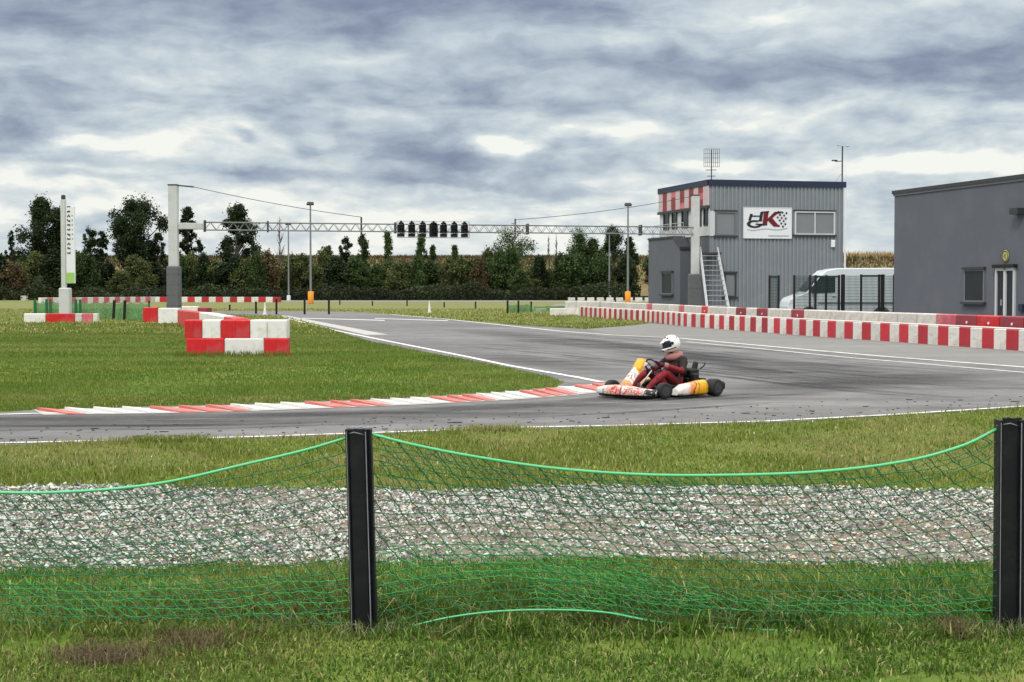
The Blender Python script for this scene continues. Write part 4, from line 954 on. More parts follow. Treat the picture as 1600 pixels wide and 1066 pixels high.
b = MB(); b.box((0, 0, 0), (.25, .2, .45), M4=Matrix.Translation(FRt.pt(*FRt.uz(1300, 381), .12)), bev=.03); b.build('wall_lamp', 'white', tw_)
# steel stair
st = empty('steel_stair', Cn+FRt.pt(.4, 0, 2)*1.0, 0, 'galvanised steel stair climbing the corner of the grey tower', 'stair')
so = Vector(st.location); zl = zat(396, 91.5)
b0, b1 = Vector((V(1107, 470, 86.5).x, 86.5, 0)), Vector((V(1141, 470, 86.8).x, 86.8, 0)); t0_, t1_ = Vector((V(1094.5, 396, 91.4).x, 91.4, zl)), Vector((V(1121.5, 396, 91.8).x, 91.8, zl))
for A, B in ((b0, t0_), (b1, t1_)):
    b = MB(); b.tube([A-so, B-so], .075, 5); b.build('stringer', 'metal', st)
    up = Vector((0, 0, .35)); b = MB(); b.tube([A-so+up, B-so+up], .045, 6)
    for k in range(4):
        q = A.lerp(B, k/3)-so; b.tube([q, q+up], .022, 5)
    b.build('handrail', 'metal', st)
for k in range(13):
    f = (k+.5)/13; A = b0.lerp(t0_, f)-so; B = b1.lerp(t1_, f)-so; m_ = (A+B)/2; d = B-A
    b = MB(); b.box((0, 0, 0), (d.length, .26, .035), M4=Matrix.Translation(m_) @ Matrix.Rotation(math.atan2(d.y, d.x), 4, 'Z')); b.build('tread', 'metal', st)
b = MB(); m_ = (t0_+t1_)/2-so+Vector((0, .55, 0)); b.box((0, 0, 0), (1.25, 1.3, .12), M4=Matrix.Translation(m_) @ Matrix.Rotation(.24, 4, 'Z')); b.build('landing', 'dmetal', st)
# aerial and mast
Pm = FLt.pt(.25, HA, -.2)+Cn; ae = empty('aerial', (Pm.x, Pm.y, HA+.05), 0, 'television aerial with a grid reflector on the tower roof corner', 'aerial')
zq = lambda y: zat(y, 92.6)-HA-.05
b = MB(); b.tube([(0, 0, -.05), (0, 0, zq(234))], .035, 6); b.build('pole', 'dmetal', ae)
b = MB()
for i in range(9): x = -.46+i*.115; b.tube([(x, -.06, zq(261)), (x, -.06, zq(233))], .012, 4)
for i in range(5): z = zq(261)+(zq(233)-zq(261))*i/4; b.tube([(-.48, -.06, z), (.48, -.06, z)], .010, 4)
b.build('reflector', 'dmetal', ae)
for z, l_ in ((zq(266), .34), (zq(275.5), .26)):
    b = MB(); b.tube([(-l_, -.1, z), (l_*.8, -.1, z)], .022, 4)
    for k in (-1, -.5, .4, .8): b.tube([(l_*k, -.3, z), (l_*k, .1, z)], .012, 4)
    b.build('crossarm', 'dmetal', ae)
Pm = FRt.pt(WR-.12, HA, .05)+Cn; we = empty('weather_mast', (Pm.x, Pm.y, HA+.05), 0, 'thin weather mast with side arms on the right roof corner', 'mast')
zq = lambda y: zat(y, 94.4)-HA-.05
b = MB(); b.tube([(0, 0, -.05), (0, 0, zq(229))], .045, 6); b.build('pole', 'dmetal', we)
b = MB(); b.tube([(-.3, 0, zq(227.5)), (.35, 0, zq(229.5))], .025, 5); b.lathe([(.06, 0), (.09, .04), (.02, .1)], 8, Matrix.Translation((.33, 0, zq(229.5)))); b.lathe([(.06, 0), (.07, .03), (.02, .07)], 8, Matrix.Translation((-.28, 0, zq(227.5)))); b.build('wind_gauge', 'metal', we)
b = MB(); b.tube([(0, 0, zq(252)), (-.45, 0, zq(252.5))], .03, 5); b.box((-.48, 0, zq(251)), (.34, .22, .07), bev=.02); b.build('side_arm', 'dmetal', we)
b = MB(); b.tube([(0, 0, zq(270)), (-.42, 0, zq(284))], .02, 4); b.build('brace', 'metal', we)

# logo sign
def text_mesh(txt, size, shear=0.0, bold=0.0, ext=.01):
    c = bpy.data.curves.new('t', 'FONT'); c.body = txt; c.size = size; c.shear = shear; c.offset = bold; c.extrude = ext
    o = bpy.data.objects.new('t', c); C.objects.link(o); dg = bpy.context.evaluated_depsgraph_get(); me = bpy.data.meshes.new_from_object(o.evaluated_get(dg)); bpy.data.objects.remove(o); return me
us0, zs1 = FRt.uz(1160, 323.5); us1, zs0 = FRt.uz(1236, 373.5); sw, shh = us1-us0, zs1-zs0
Ps = Cn+FRt.pt(us0, zs0, .10); sg = empty('logo_sign', Ps, math.atan2(Rd.y, Rd.x), 'white sign with black H and G and a red K on the grey tower', 'sign')
b = MB(); b.box((sw/2, 0, shh/2), (sw, .05, shh), bev=.01); b.build('board', 'white', sg)
b = MB()
for a, c, d, e_ in ((0, sw, 0, .04), (0, sw, shh-.04, shh), (0, .04, .04, shh-.04), (sw-.04, sw, .04, shh-.04)): b.box(((a+c)/2, -.012, (d+e_)/2), (c-a, .06, e_-d))
b.build('rim', 'frame', sg)
sx = lambda X: (X-140)/1065*sw       # sign pixel -> metres
sz = lambda Z: (905-Z)/(905-195)*shh
def poly3(name, polys, mt, y0=-.035, th=.014):
    b = MB()
    for pl in polys: b.prism([(sx(a), sz(c)) for a, c in pl], y0, y0-th, lambda a, c, d: Vector((a, d, c)))
    return b.build(name, mt, sg)
poly3('letter', [[(250, 500), (290, 350), (345, 350), (305, 500)], [(325, 385), (500, 385), (490, 412), (318, 415)], [(480, 500), (515, 300), (700, 280), (690, 310), (575, 325), (540, 500)]], 'logoblack')
# G: open ring with a spur
ring = []; N = 26
for i in range(N+1):
    a = R(55)+R(310)*i/N; ring.append((385+(165)*math.cos(a), 577-88*math.sin(a)))
inn = []
for i in range(N+1):
    a = R(55)+R(310)*i/N; inn.append((390+(98)*math.cos(a), 577-48*math.sin(a)))
poly3('letter', [[ring[i], ring[i+1], inn[i+1], inn[i]] for i in range(N)]+[[(410, 565), (660, 575), (660, 605), (545, 612), (480, 600), (410, 592)], [(430, 495), (560, 488), (545, 515), (450, 520)]], 'logoblack')
poly3('letter', [[(590, 290), (690, 285), (655, 590), (560, 590)], [(655, 470), (820, 300), (960, 290), (950, 330), (870, 345), (770, 440), (930, 630), (800, 630), (680, 500), (650, 530)]], 'logored', -.037, .018)
poly3('letter', [[(640, 300), (700, 285), (690, 320), (645, 330)], [(830, 300), (975, 285), (955, 325), (900, 315), (850, 330)]], 'logoblack', -.057, .006)
dm = []
for r_ in range(5):
    for q_ in range(6):
        if (r_+q_) % 2 == 0:
            X = 905+r_*44-q_*8+(8 if q_ > 2 else 0); Z = 300+q_*62+r_*6
            if X > 870+q_*6 or r_ > 0: dm.append([(X-24, Z), (X, Z-30), (X+24, Z), (X, Z+30)])
poly3('checkered_flag', dm, 'logoblack')
poly3('underline', [[(230+i*40, 700+14*math.sin(i*.5)-i*1.0), (262+i*40, 702+14*math.sin(i*.5)-i*1.0), (260+i*40, 712+14*math.sin(i*.5)-i), (232+i*40, 712+14*math.sin(i*.5)-i)] for i in range(22)], 'shutter')
poly3('small_print', [[(690+i*30, 832), (712+i*30, 832), (712+i*30, 846), (690+i*30, 846)] for i in range(15)], 'shutter')

# ------------------------------------------------------------ grey rendered building on the right
HB = zat(299, 73.4); B0 = Vector((18.26, 73.4, 0)); Bd = Vector((.239, -.971, 0))
B0.x = V(1397, 400, 73.4).x
bb_ = empty('clubhouse', B0, 0, 'dark grey rendered building at the right edge of the photo', 'building')
FB = Facade(B0, Bd, bb_); FB.N = Vector((-.971, -.239, 0))
LB = 16
b = MB(); cs2 = [Vector((0, 0, 0)), Bd*LB, Bd*LB+Rd*12, Rd*12]; b.add([Vector((*c.xy, z)) for z in (0, HB-.02) for c in cs2], [(0, 1, 5, 4), (1, 2, 6, 5), (2, 3, 7, 6), (3, 0, 4, 7), (4, 5, 6, 7)]); b.build('wall', 'render', bb_)
b = MB(); FB.ubox(b, -.1, LB+.1, HB-.14, HB+.02, -.3, .10); b.build('roof_edge', 'trim', bb_)
b = MB(); FB.ubox(b, -.05, LB+.05, HB-.24, HB-.14, .0, .05); b.build('gutter', 'gframe', bb_)
FB.window(1508, 421, 1539, 472, 'gframe', 'glass', 1, depth=.06)
def door():
    u0, z1 = FB.uz(1558, 419); u1, _ = FB.uz(1588, 419); z0 = .05
    b = MB(); FB.ubox(b, u0, u1, z0, z1, .02, .03); d = b.build('door', 'glass', bb_)
    b = MB(); um = (u0+u1)/2
    for a, c in ((u0, u0+.10), (um-.08, um+.08), (u1-.10, u1)): FB.ubox(b, a, c, z0, z1, 0, .10)
    FB.ubox(b, u0+.1, u1-.1, z1-.12, z1, 0, .10); FB.ubox(b, u0+.1, u1-.1, z0, z0+.15, 0, .09); b.build('door_frame', 'frame', d)
    b = MB(); FB.ubox(b, u0-.1, u1+.1, z1, z1+.14, 0, .2); b.build('lintel', 'black', d)
    b = MB(); FB.ubox(b, um-.2, um-.14, 1.0, 1.25, .1, .16); b.build('handle', 'chrome', d)
door()
u, z = FB.uz(1572, 400.5); b = MB(); T = Matrix.Translation(FB.pt(u, z, .03)+B0) @ FB.N.to_track_quat('Z', 'Y').to_matrix().to_4x4()
wsn = empty('round_sign', FB.pt(u, z, .03)+B0, 0, 'round yellow sign above the glass door of the grey building', 'sign'); T2 = FB.N.to_track_quat('Z', 'Y').to_matrix().to_4x4()
T2 = T2 @ Matrix.Scale(.58, 4); b.lathe([(.42, -.02), (.44, .02), (.40, .04)], 24, T2, 0); b.build('disc', 'gold', wsn)
b = MB(); b.lathe([(.40, .04), (.40, .052), (.33, .052), (.33, .042)], 24, T2, caps=False); b.build('rim', 'trim', wsn)
b = MB()
for dx_, dz_ in ((-.1, .02), (.1, .02), (0, -.08)): b.box((0, 0, 0), (.14, .09, .015), M4=T2 @ Matrix.Translation((dz_, dx_, .055)))
b.build('emblem', 'gframe', wsn)
u, z = FB.uz(1594, 334); b = MB(); FB.ubox(b, u-.25, u+.35, z-.03, z+.22, .0, .35); b.build('floodlight', 'trim', bb_)
u, z = FB.uz(1597, 481); b = MB(); FB.ubox(b, u-.1, u+.2, z-.15, z+.15, .0, .12); b.build('letter_box', 'fascia', bb_)

# ------------------------------------------------------------ van behind the mesh fence
vY = 80.5; vx0 = V(1231, 450, vY).x
vn = empty('white_van', (vx0, vY, 0), math.atan2(.239, .971)*.25, 'white high roof van with dark cab windows, parked behind the mesh fence', 'van')
prof = [(0.02, .42), (.0, .75), (.06, 1.02), (.22, 1.22), (.95, 1.48), (1.05, 1.55), (1.72, 2.38), (2.05, 2.66), (2.6, 2.78), (6.1, 2.80), (6.2, 2.7), (6.25, .5), (6.2, .36), (5.45, .34), (5.38, .55), (5.15, .74), (4.85, .74), (4.62, .55), (4.55, .34), (1.6, .34), (1.53, .55), (1.3, .74), (1.0, .74), (.77, .55), (.7, .34), (.1, .34)]
b = MB(); b.prism(prof, 0, 1.95, lambda a, c, d: Vector((a, d, c))); vb = b.build('body', 'vanw', vn)
bv = vb.modifiers.new('bev', 'BEVEL'); bv.width = .05; bv.segments = 2; bv.limit_method = 'ANGLE'; bv.angle_limit = R(50)
b = MB(); b.prism([(1.10, 1.56), (1.70, 2.30), (2.52, 2.30), (2.52, 1.50), (1.4, 1.46)], -.012, .02, lambda a, c, d: Vector((a, d, c))); b.build('side_window', 'glass', vn)
b = MB(); b.add([(1.02, .12, 1.585), (1.67, .18, 2.385), (1.67, 1.77, 2.385), (1.02, 1.83, 1.585)], [(0, 3, 2, 1)]); b.v = [(x-.03, y, z+.02) for x, y, z in b.v]; b.build('windscreen', 'glass', vn)
b = MB()
for x0, x1, z0, z1 in ((1.35, 1.365, .5, 1.46), (2.66, 2.675, .5, 2.45), (1.365, 2.66, .5, .515)): b.box(((x0+x1)/2, -.002, (z0+z1)/2), (x1-x0, .01, z1-z0))
dd = b.build('door', 'gframe', vn); b = MB(); b.box((2.45, -.025, 1.28), (.18, .03, .05), bev=.01); b.build('handle', 'black', dd)
b = MB(); b.box((1.28, -.18, 1.66), (.16, .2, .38), bev=.04); b.build('mirror', 'black', vn)
b = MB(); b.prism([(.04, .86), (.12, 1.10), (.42, 1.24), (.34, .98)], -.012, .03, lambda a, c, d: Vector((a, d, c))); b.build('headlight', 'frame', vn)
b = MB(); b.box((.1, .97, .5), (.34, 1.99, .28), bev=.06); b.build('bumper', 'trim', vn)
b = MB(); b.box((3.6, -.01, .95), (4.0, .03, .10)); b.build('side_moulding', 'gframe', vn)
for x in (1.15, 5.0):
    for y in (.08, 1.68):
        T = Matrix.Translation((x, y, .35)) @ Matrix.Rotation(R(90), 4, 'X')
        b = MB(); b.lathe([(.20, -.10), (.33, -.11), (.35, -.06), (.35, .06), (.33, .11), (.20, .10)], 20, T); wh = b.build('wheel', 'rubber', vn, True)
        b = MB(); b.lathe([(.20, -.09), (.20, .095), (.08, .07)], 16, T); b.build('rim', 'metal', wh)

# mesh fence panels
def fence(xs_, Y, ztop, label, thick=(), frames=()):
    x0 = V(xs_[0], 450, Y).x; e = empty('mesh_fence', (x0, Y, 0), 0, label, 'fence', 'dark mesh fence panels before the van')
    px = [V(x, 450, Y).x-x0 for x in xs_]
    for i, x in enumerate(px):
        wdt = .20 if i in thick else .11
        b = MB(); b.box((x, 0, ztop/2), (wdt, .09, ztop+.04), bev=.008); b.build('post', 'black', e)
    for i in range(len(px)-1):
        b = MB(); a, c = px[i]+.04, px[i+1]-.04
        k = a
        while k < c: b.box((k, .0, ztop/2), (.022, .008, ztop-.1)); k += .06
        z = .1
        while z < ztop: b.box(((a+c)/2, .008, z), (c-a, .008, .014)); z += .15
        if i in frames:
            for z in (.12, ztop-.06): b.box(((a+c)/2, -.02, z), (c-a, .05, .10))
        b.build('mesh_panel', 'black' if False else M['fmesh'], e)
M['fmesh'] = mat('green_black_wire', (.012, .045, .038), .5)
fence([1202.5, 1216.5], 77, zat(431, 77), 'narrow dark framed gate left of the van nose', frames=(0,))
fence([1241, 1265.5, 1274.5, 1291, 1311], 78, zat(430.5, 78), 'dark mesh fence panels crossing the van cab', frames=(3, 2))
fence([1317, 1345.5, 1373.5, 1379, 1397], 78.6, zat(429.5, 78.6), 'dark mesh fence with thick posts before the van side', thick=(0, 3), frames=(1, 2))

# ------------------------------------------------------------ embankment
b = MB(); rows_ = []; nx = 160
for i in range(nx+1):
    x = -260+620*i/nx; w_ = .35*math.sin(i*.9)+.25*math.sin(i*2.3+1); ht = zat(400.5, 300)+w_*.5
    rows_.append([Vector((x, 282+w_, 0)), Vector((x, 287, ht*.42)), Vector((x, 292+w_, ht*.75)), Vector((x, 300, ht)), Vector((x, 330, ht+.3)), Vector((x, 345, 0))])
b.grid(rows_); eb = b.build('embankment', 'bank', smooth=True); tag(eb, kind='structure')
for p in eb.data.polygons: pass
n = 16000; x = rng.uniform(-110, 125, n); y = rng.uniform(297, 304, n); htb = zat(400.5, 300)
cc = np.array([[.42, .30, .13]])*rng.uniform(.4, 1.25, (n, 1)); lf = x < 20; cc[lf] = np.array([.10, .075, .032])*rng.uniform(.5, 1.2, (lf.sum(), 1))
h = rng.uniform(.3, .8, n)+np.where(x > 55, rng.uniform(0, 1.0, n), 0)
o = blades('dry_grass', x, y, h, rng.uniform(.10, .2, n), cc, z0=htb-.35, lean=.5); tag(o, 'tall tan dry grass along the crest of the far bank', 'dry grass', kind='stuff')
n = 26000; x = rng.uniform(-110, 125, n); t = rng.random(n); y = 283+15*t; z = htb*np.interp(t, [0, .27, .6, 1], [0, .42, .75, .98])
cc = np.array([[.15, .11, .05]])*rng.uniform(.35, 1.2, (n, 1)); gr = vnoise(x, y, .12, 44) > .5; cc[gr] = np.array([.075, .085, .03])*rng.uniform(.5, 1.3, (gr.sum(), 1))
o = blades('dry_grass', x, y, rng.uniform(.3, .8, n), rng.uniform(.15, .3, n), cc, z0=z-.1, lean=.6); tag(o, 'brown and olive rough grass on the slope of the far bank', 'dry grass', kind='stuff')

# ------------------------------------------------------------ trees
def crown(rs, H, W, kind, dens=1.0, leaf=.34):
    """leaf clumps spread through the crown volume; returns verts, colours and clump centres"""
    r = np.random.default_rng(rs); cl = []
    z0 = {'broad': .30, 'oval': .12, 'cone': .08, 'airy': .22, 'bush': .02}[kind]*H
    tries = 0; want = int({'broad': 95, 'oval': 85, 'cone': 75, 'airy': 72, 'bush': 50}[kind])
    while len(cl) < want and tries < 4000:
        tries += 1; t = r.random(); z = z0+(H-z0)*t
        if kind == 'broad': wr = math.sqrt(max(0, 1-((t-.55)/.5)**2))
        elif kind == 'oval': wr = math.sin(math.pi*min(1, t*.92+.06))**.7
        elif kind == 'cone': wr = (1-t)**.75*.95+.06
        elif kind == 'airy': wr = math.sin(math.pi*min(1, t*.85+.1))**.8
        else: wr = math.sqrt(max(0, 1-t*t))
        wr *= (.72+.4*math.sin(z*1.9+rs)*.5+.2*r.random())
        a = r.random()*6.28; q = math.sqrt(r.random()) if r.random() < .75 else .95
        cl.append((math.cos(a)*W/2*wr*q, math.sin(a)*W/2*wr*q, z, W*r.uniform(.10, .17)*(1.0 if kind != 'airy' else .78)))
    P = []; Cc = []
    for cx, cy, cz, cr in cl:
        n = int(72*dens*r.uniform(.6, 1.3)); d = r.normal(0, 1, (n, 3)); d /= np.linalg.norm(d, axis=1)[:, None]
        spread = np.where(r.random((n, 1)) < (.35 if dens < 2.3 else .15), 1.55, 1.0)
        c = np.array([cx, cy, cz])+d*(cr*spread*r.random((n, 1))**.5)*np.array([1, 1, 1.1])
        e1 = r.normal(0, 1, (n, 3)); e1 /= np.linalg.norm(e1, axis=1)[:, None]; e2 = np.cross(e1, r.normal(0, 1, (n, 3))); e2 /= np.linalg.norm(e2, axis=1)[:, None]
        s = leaf*r.uniform(.45, 1.05, (n, 1)); q = np.stack([c-e1*s*.5, c+e2*s*.32, c+e1*s*.5, c-e2*s*.32], 1); P.append(q)
        k = r.uniform(.55, 1.3); Cc.append(np.repeat(k*r.uniform(.7, 1.3, (n, 1)), 4, 0))
    return np.concatenate(P).reshape(-1, 3), np.concatenate(Cc), cl
PAL = {'dark': (.024, .041, .014), 'mid': (.050, .084, .024), 'olive': (.082, .100, .032), 'brown': (.125, .098, .046), 'deep': (.016, .032, .014)}
TP = {}
def tree(px, Y, top_py, wpx, kind, pal, label, group=None, rs=1, dens=1.0, leaf=.34, cat='tree', yoff=0):
    x = V(px, 450, Y).x; H = zat(top_py, Y); W = wpx/ppm(Y); key = (kind, pal, rs, round(dens, 1))
    if key in TP and group:
        p, H0, W0 = TP[key]; e = copy_tree(p); e.location = (x, Y, 0); e.scale = (W/W0, W/W0, H/H0); e.rotation_euler = (0, 0, random.uniform(0, 6.28)); return tag(e, label, cat, group)
    e = empty('tree', (x, Y, 0), 0, label, cat, group)
    P, k, cl = crown(rs, H, W, kind, dens, leaf); n = len(P)//4
    col = k*np.array([PAL[pal]])*np.array([1, 1, 1])
    lt = np.repeat(np.random.default_rng(rs+5).random(n) < .12, 4); col[lt] *= 1.5
    npmesh('crown', P, np.arange(n*4), np.full(n, 4), col, 'leaf', e)
    b = MB(); tr = W*.028+.09; th_ = H*(.85 if kind != 'broad' else .7)
    b.tube([(0, 0, -.1), (.05*W*.2, 0, th_*.3), (-.02*W, 0, th_*.65), (0, 0, th_)], [tr*1.25, tr, tr*.65, tr*.2], 7)
    b.build('trunk', 'bark', e)
    b = MB()
    for cx, cy, cz, cr in cl[::3]:
        zb2 = max(H*.12, cz-abs(math.hypot(cx, cy))*1.1-.4); b.tube([(0, 0, zb2), (cx*.5, cy*.5, zb2+(cz-zb2)*.6), (cx, cy, cz)], [tr*.45, tr*.28, tr*.08], 4, caps=False)
    b.build('limb', 'bark', e)
    TP.setdefault(key, (e, H, W)); return e
tree(66, 248, 316, 74, 'oval', 'dark', 'tall dense dark tree just left of the advertising pylon', rs=1, dens=3.6, leaf=.46)
tree(90, 250, 330, 44, 'oval', 'dark', 'dark tree crown showing right behind the advertising pylon', rs=2, dens=3.4, leaf=.46)
tree(214, 247, 314, 90, 'broad', 'dark', 'tall round headed dark tree between pylon and left pillar', rs=3, dens=3.6, leaf=.46)
tree(294, 250, 327, 40, 'airy', 'dark', 'slender open tree directly right of the left pillar', rs=4, dens=2.4, leaf=.42)
tree(371, 250, 325, 70, 'airy', 'dark', 'tall open crowned tree crossing the gantry beam', rs=5, dens=3.0, leaf=.44)
tree(18, 252, 362, 18, 'airy', 'dark', 'small thin tree at the far left edge', rs=6, dens=.8)
for x, t_, w_, k_, lab, rs in [(142, 358, 30, 'airy', 'small leafy tree right of the pylon', 7), (160, 362, 22, 'airy', 'thin tree left of the round headed tree', 8), (248, 366, 22, 'airy', 'small tree between the round headed tree and the left pillar', 9),
        (540, 371, 22, 'airy', 'small feathery tree right of the padded lamp pole', 10), (567, 368, 20, 'oval', 'narrow tree directly below the left king post', 11), (606, 364, 22, 'cone', 'pointed narrow tree left of the signal lights', 12),
        (514, 387, 22, 'cone', 'low pointed tree right of the padded lamp pole', 13), (658, 367, 22, 'oval', 'narrow tree below the signal lights', 14), (676, 384, 18, 'cone', 'short tree below the rightmost signal lights', 15), (711, 385, 18, 'cone', 'short pointed tree right of the signal lights', 16),
        (801, 359, 74, 'airy', 'broad open crowned tree under the right king post', 17), (905, 363, 52, 'cone', 'large pointed green tree left of the thin lamp pole', 18), (925, 377, 34, 'oval', 'rounded tree behind the large pointed one', 19),
        (957, 358, 38, 'oval', 'dark tree behind the thin grey lamp pole', 20), (984, 373, 22, 'oval', 'dark slim tree behind the orange padded lamp pole', 21), (1022, 374, 26, 'oval', 'dark tree peeking out left of the tower', 22)]:
    tree(x, 246+(rs*37 % 9), t_, w_*1.25, k_, 'mid' if rs in (18, 19, 17, 11, 12, 14, 15, 16) else 'dark', lab, rs=rs, dens=2.0 if w_ > 30 else 1.3)
# bare trees
for px, t_, w_, lab in [(437, 336, 26, 'bare leafless tree left of the thin lamp pole'), (857, 366, 14, 'bare thin tree left of the large pointed tree'), (869, 362, 12, 'second bare thin tree beside the large pointed tree')]:
    Y = 262; x = V(px, 450, Y).x; H = zat(t_, Y); W = w_/ppm(Y); e = empty('bare_tree', (x, Y, 0), 0, lab, 'tree'); b = MB(); b.tube([(0, 0, 0), (0.1, 0, H*.5), (0, 0, H*.98)], [.16, .11, .03], 6); b.build('trunk', 'bark', e)
    b = MB(); rr = random.Random(px)
    for i in range(44):
        z = H*rr.uniform(.4, .92); a = rr.random()*6.28; l_ = W*.5*rr.uniform(.5, 1)*(1.25-z/H); q = Vector((math.cos(a)*l_, math.sin(a)*l_, 0)); p0 = Vector((0, 0, z)); p1 = p0+q*.5+Vector((0, 0, l_*.8)); p2 = p0+q+Vector((0, 0, l_*1.9))
        b.tube([p0, p1, p2], [.05, .035, .015], 4, caps=False); b.tube([p1, p1+Vector((q.y*.5, -q.x*.5, l_*.8))], [.03, .012], 4, caps=False)
    b.build('limb', M['grey_twig'] if 'grey_twig' in M else 'bark', e)
# the hedge of smaller trees
rr = random.Random(12); xx = -30; k = 0
while xx < 992:
    pal = rr.choice(['dark', 'mid', 'mid', 'olive', 'mid', 'brown', 'dark'] if not (160 < xx < 480 or 560 < xx < 640) else ['dark', 'olive', 'olive', 'brown', 'mid', 'deep'])
    kd = rr.choice(['bush', 'oval', 'cone', 'oval']); Y = rr.uniform(234, 246); t_ = rr.choice([rr.uniform(394, 406), rr.uniform(400, 418), rr.uniform(404, 430)])
    tree(xx, Y, t_, rr.uniform(34, 52), kd, pal, {'dark': 'dark green', 'mid': 'mid green', 'olive': 'olive', 'deep': 'almost black green', 'brown': 'brownish'}[pal]+{'bush': ' bushy', 'oval': ' rounded', 'cone': ' pointed'}[kd]+' small tree of the hedge beyond the far track', 'small trees of the far hedge', rs=100+rr.randint(0, 1), dens=1.5, leaf=.42)
    xx += rr.uniform(13, 20); k += 1
# low scrub that fills the foot of the hedge: leaf clumps, no countable plants
n = 27000; x = rng.uniform(-88, 17.5, n); y = rng.uniform(230, 236, n); top = .9+2.6*vnoise(x, y*.3, .35, 50)**1.2; z = top*rng.random(n)**.8
c = np.stack([x, y, z], 1); e1 = rng.normal(0, 1, (n, 3)); e1 /= np.linalg.norm(e1, axis=1)[:, None]; e2 = np.cross(e1, rng.normal(0, 1, (n, 3))); e2 /= np.linalg.norm(e2, axis=1)[:, None]
sz_ = rng.uniform(.2, .5, (n, 1)); q = np.stack([c-e1*sz_*.5, c+e2*sz_*.35, c+e1*sz_*.5, c-e2*sz_*.35], 1)
cc = np.array([[.030, .042, .016]])*rng.uniform(.35, 1.5, (n, 1))*(.6+.8*vnoise(x, y, .15, 77)[:, None])
o = npmesh('undergrowth', q.reshape(-1, 3), np.arange(n*4), np.full(n, 4), np.repeat(cc, 4, 0), 'leaf'); tag(o, 'dark low undergrowth filling the foot of the far hedge', 'undergrowth', kind='stuff')

# ------------------------------------------------------------ kart (local: x forward, y to the driver's left)
K0 = G(1039, 618); KY = 24.05; K0 = Vector((239/2400*KY, KY, .014)); KR = R(222)
ka = empty('racing_kart', K0, KR, 'white and orange racing kart turning in beside the red and white kerb', 'go-kart')
def wheel(x, y, r, wd, steer=0.0):
    T = Matrix.Translation((x, y, r)) @ Matrix.Rotation(steer, 4, 'Z') @ Matrix.Rotation(R(90), 4, 'X'); h = wd/2
    b = MB(); b.lathe([(r*.55, -h*.92), (r*.86, -h), (r*.97, -h*.82), (r, -h*.5), (r, h*.5), (r*.97, h*.82), (r*.86, h), (r*.55, h*.92)], 24, T); wh = b.build('wheel', 'rubber', ka, True)
    b = MB(); b.lathe([(r*.56, -h*.95), (r*.50, -h*.6), (r*.50, h*.6), (r*.56, h*.95)], 20, T); b.lathe([(.03, -h*1.02), (.03, h*1.02)], 10, T); b.build('rim', 'dmetal', wh)
ST = R(-14)
wheel(.60, .53, .125, .13, ST); wheel(.63, -.53, .125, .13, ST); wheel(-.50, .58, .135, .19); wheel(-.50, -.58, .135, .19)
b = MB()   # chassis tubes
for s in (-1, 1):
    b.tube([(.82, s*.22, .06), (.5, s*.30, .06), (.2, s*.33, .055), (-.3, s*.30, .06), (-.62, s*.33, .10)], .015, 6)
    b.tube([(.56, s*.30, .07), (.56, s*.48, .11)], .015, 6)
b.tube([(.82, -.22, .06), (.82, .22, .06)], .015, 6); b.tube([(.1, -.33, .055), (.1, .33, .055)], .015, 6); b.tube([(-.5, -.66, .14), (-.5, .66, .14)], .02, 8)
b.tube([(.56, -.1, .07), (.30, 0, .40)], .012, 6); b.build('frame', 'chrome', ka)
b = MB(); b.box((.12, 0, .035), (1.5, .72, .012)); b.box((-.02, .50, .05), (.62, .20, .03)); b.box((-.02, -.50, .05), (.62, .20, .03)); b.build('floor_tray', 'black', ka)  # tray made large and black to stand in for the shadow under the kart
# front spoiler: curved in plan, with rounded section
def sweep(path, prof, mt, name, parent=ka):
    rows = []
    for i, (x, y, sc1) in enumerate(path):
        p = Vector((x, y, 0)); a = Vector(path[max(i-1, 0)][:2]+(0,)); c = Vector(path[min(i+1, len(path)-1)][:2]+(0,)); t = (c-a).normalized(); nrm = Vector((-t.y, t.x, 0))
        rows.append([p+nrm*d*sc1+Vector((0, 0, z)) for d, z in prof(i/(len(path)-1))])
    b = MB(); b.grid(rows); o = b.build(name, mt, parent, True); m = o.modifiers.new('solid', 'SOLIDIFY'); m.thickness = .008; m.offset = 0; return o
pth = [(.76, -.60, .5), (.83, -.585, .9), (.90, -.52, 1), (.96, -.40, 1), (1.0, -.25, 1), (1.02, -.08, 1), (1.02, .08, 1), (1.0, .22, 1), (.95, .36, 1), (.88, .45, 1), (.81, .50, .8), (.74, .51, .4)]
def noseprof(t):
    h = .175+.03*math.cos((t-.5)*7)
    return [(.02, .062), (-.055, .064), (-.068, .075), (-.060, h-.035), (-.045, h-.012), (.02, h), (.09, h-.004), (.10, h-.03)]
sweep(pth, noseprof, 'nose', 'nose_spoiler')
b = MB(); b.tube([(x+.012, y*1.0, .044) for x, y, _ in pth], .026, 6); b.build('bumper', 'black', ka)
# steering fairing with number panel
rows = []
for i in range(9):
    t = i/8; x = 1.0-.44*t; z = .165+.40*t**.9; hw = .145-.035*math.sin(t*3.1)-.015*t
    if t > .85: hw -= .02
    rows.append([Vector((x-.06*abs(s)**2, s*hw, z-.035*abs(s)**2)) for s in (-1, -.6, -.2, .2, .6, 1)])
b = MB(); b.grid(rows); fo = b.build('front_fairing', 'fair', ka, True); m_ = fo.modifiers.new('s', 'SOLIDIFY'); m_.thickness = .008
b = MB(); b.grid([[Vector((.545+.14*t+.012-.03*abs(s)**2, s*.098, .585-.165*t+.012-.02*abs(s)**2)) for s in (-1, -.5, 0, .5, 1)] for t in (0, .33, .66, 1)]); fo = b.build('number_panel', 'orangep', ka, True); m_ = fo.modifiers.new('s', 'SOLIDIFY'); m_.thickness = .006
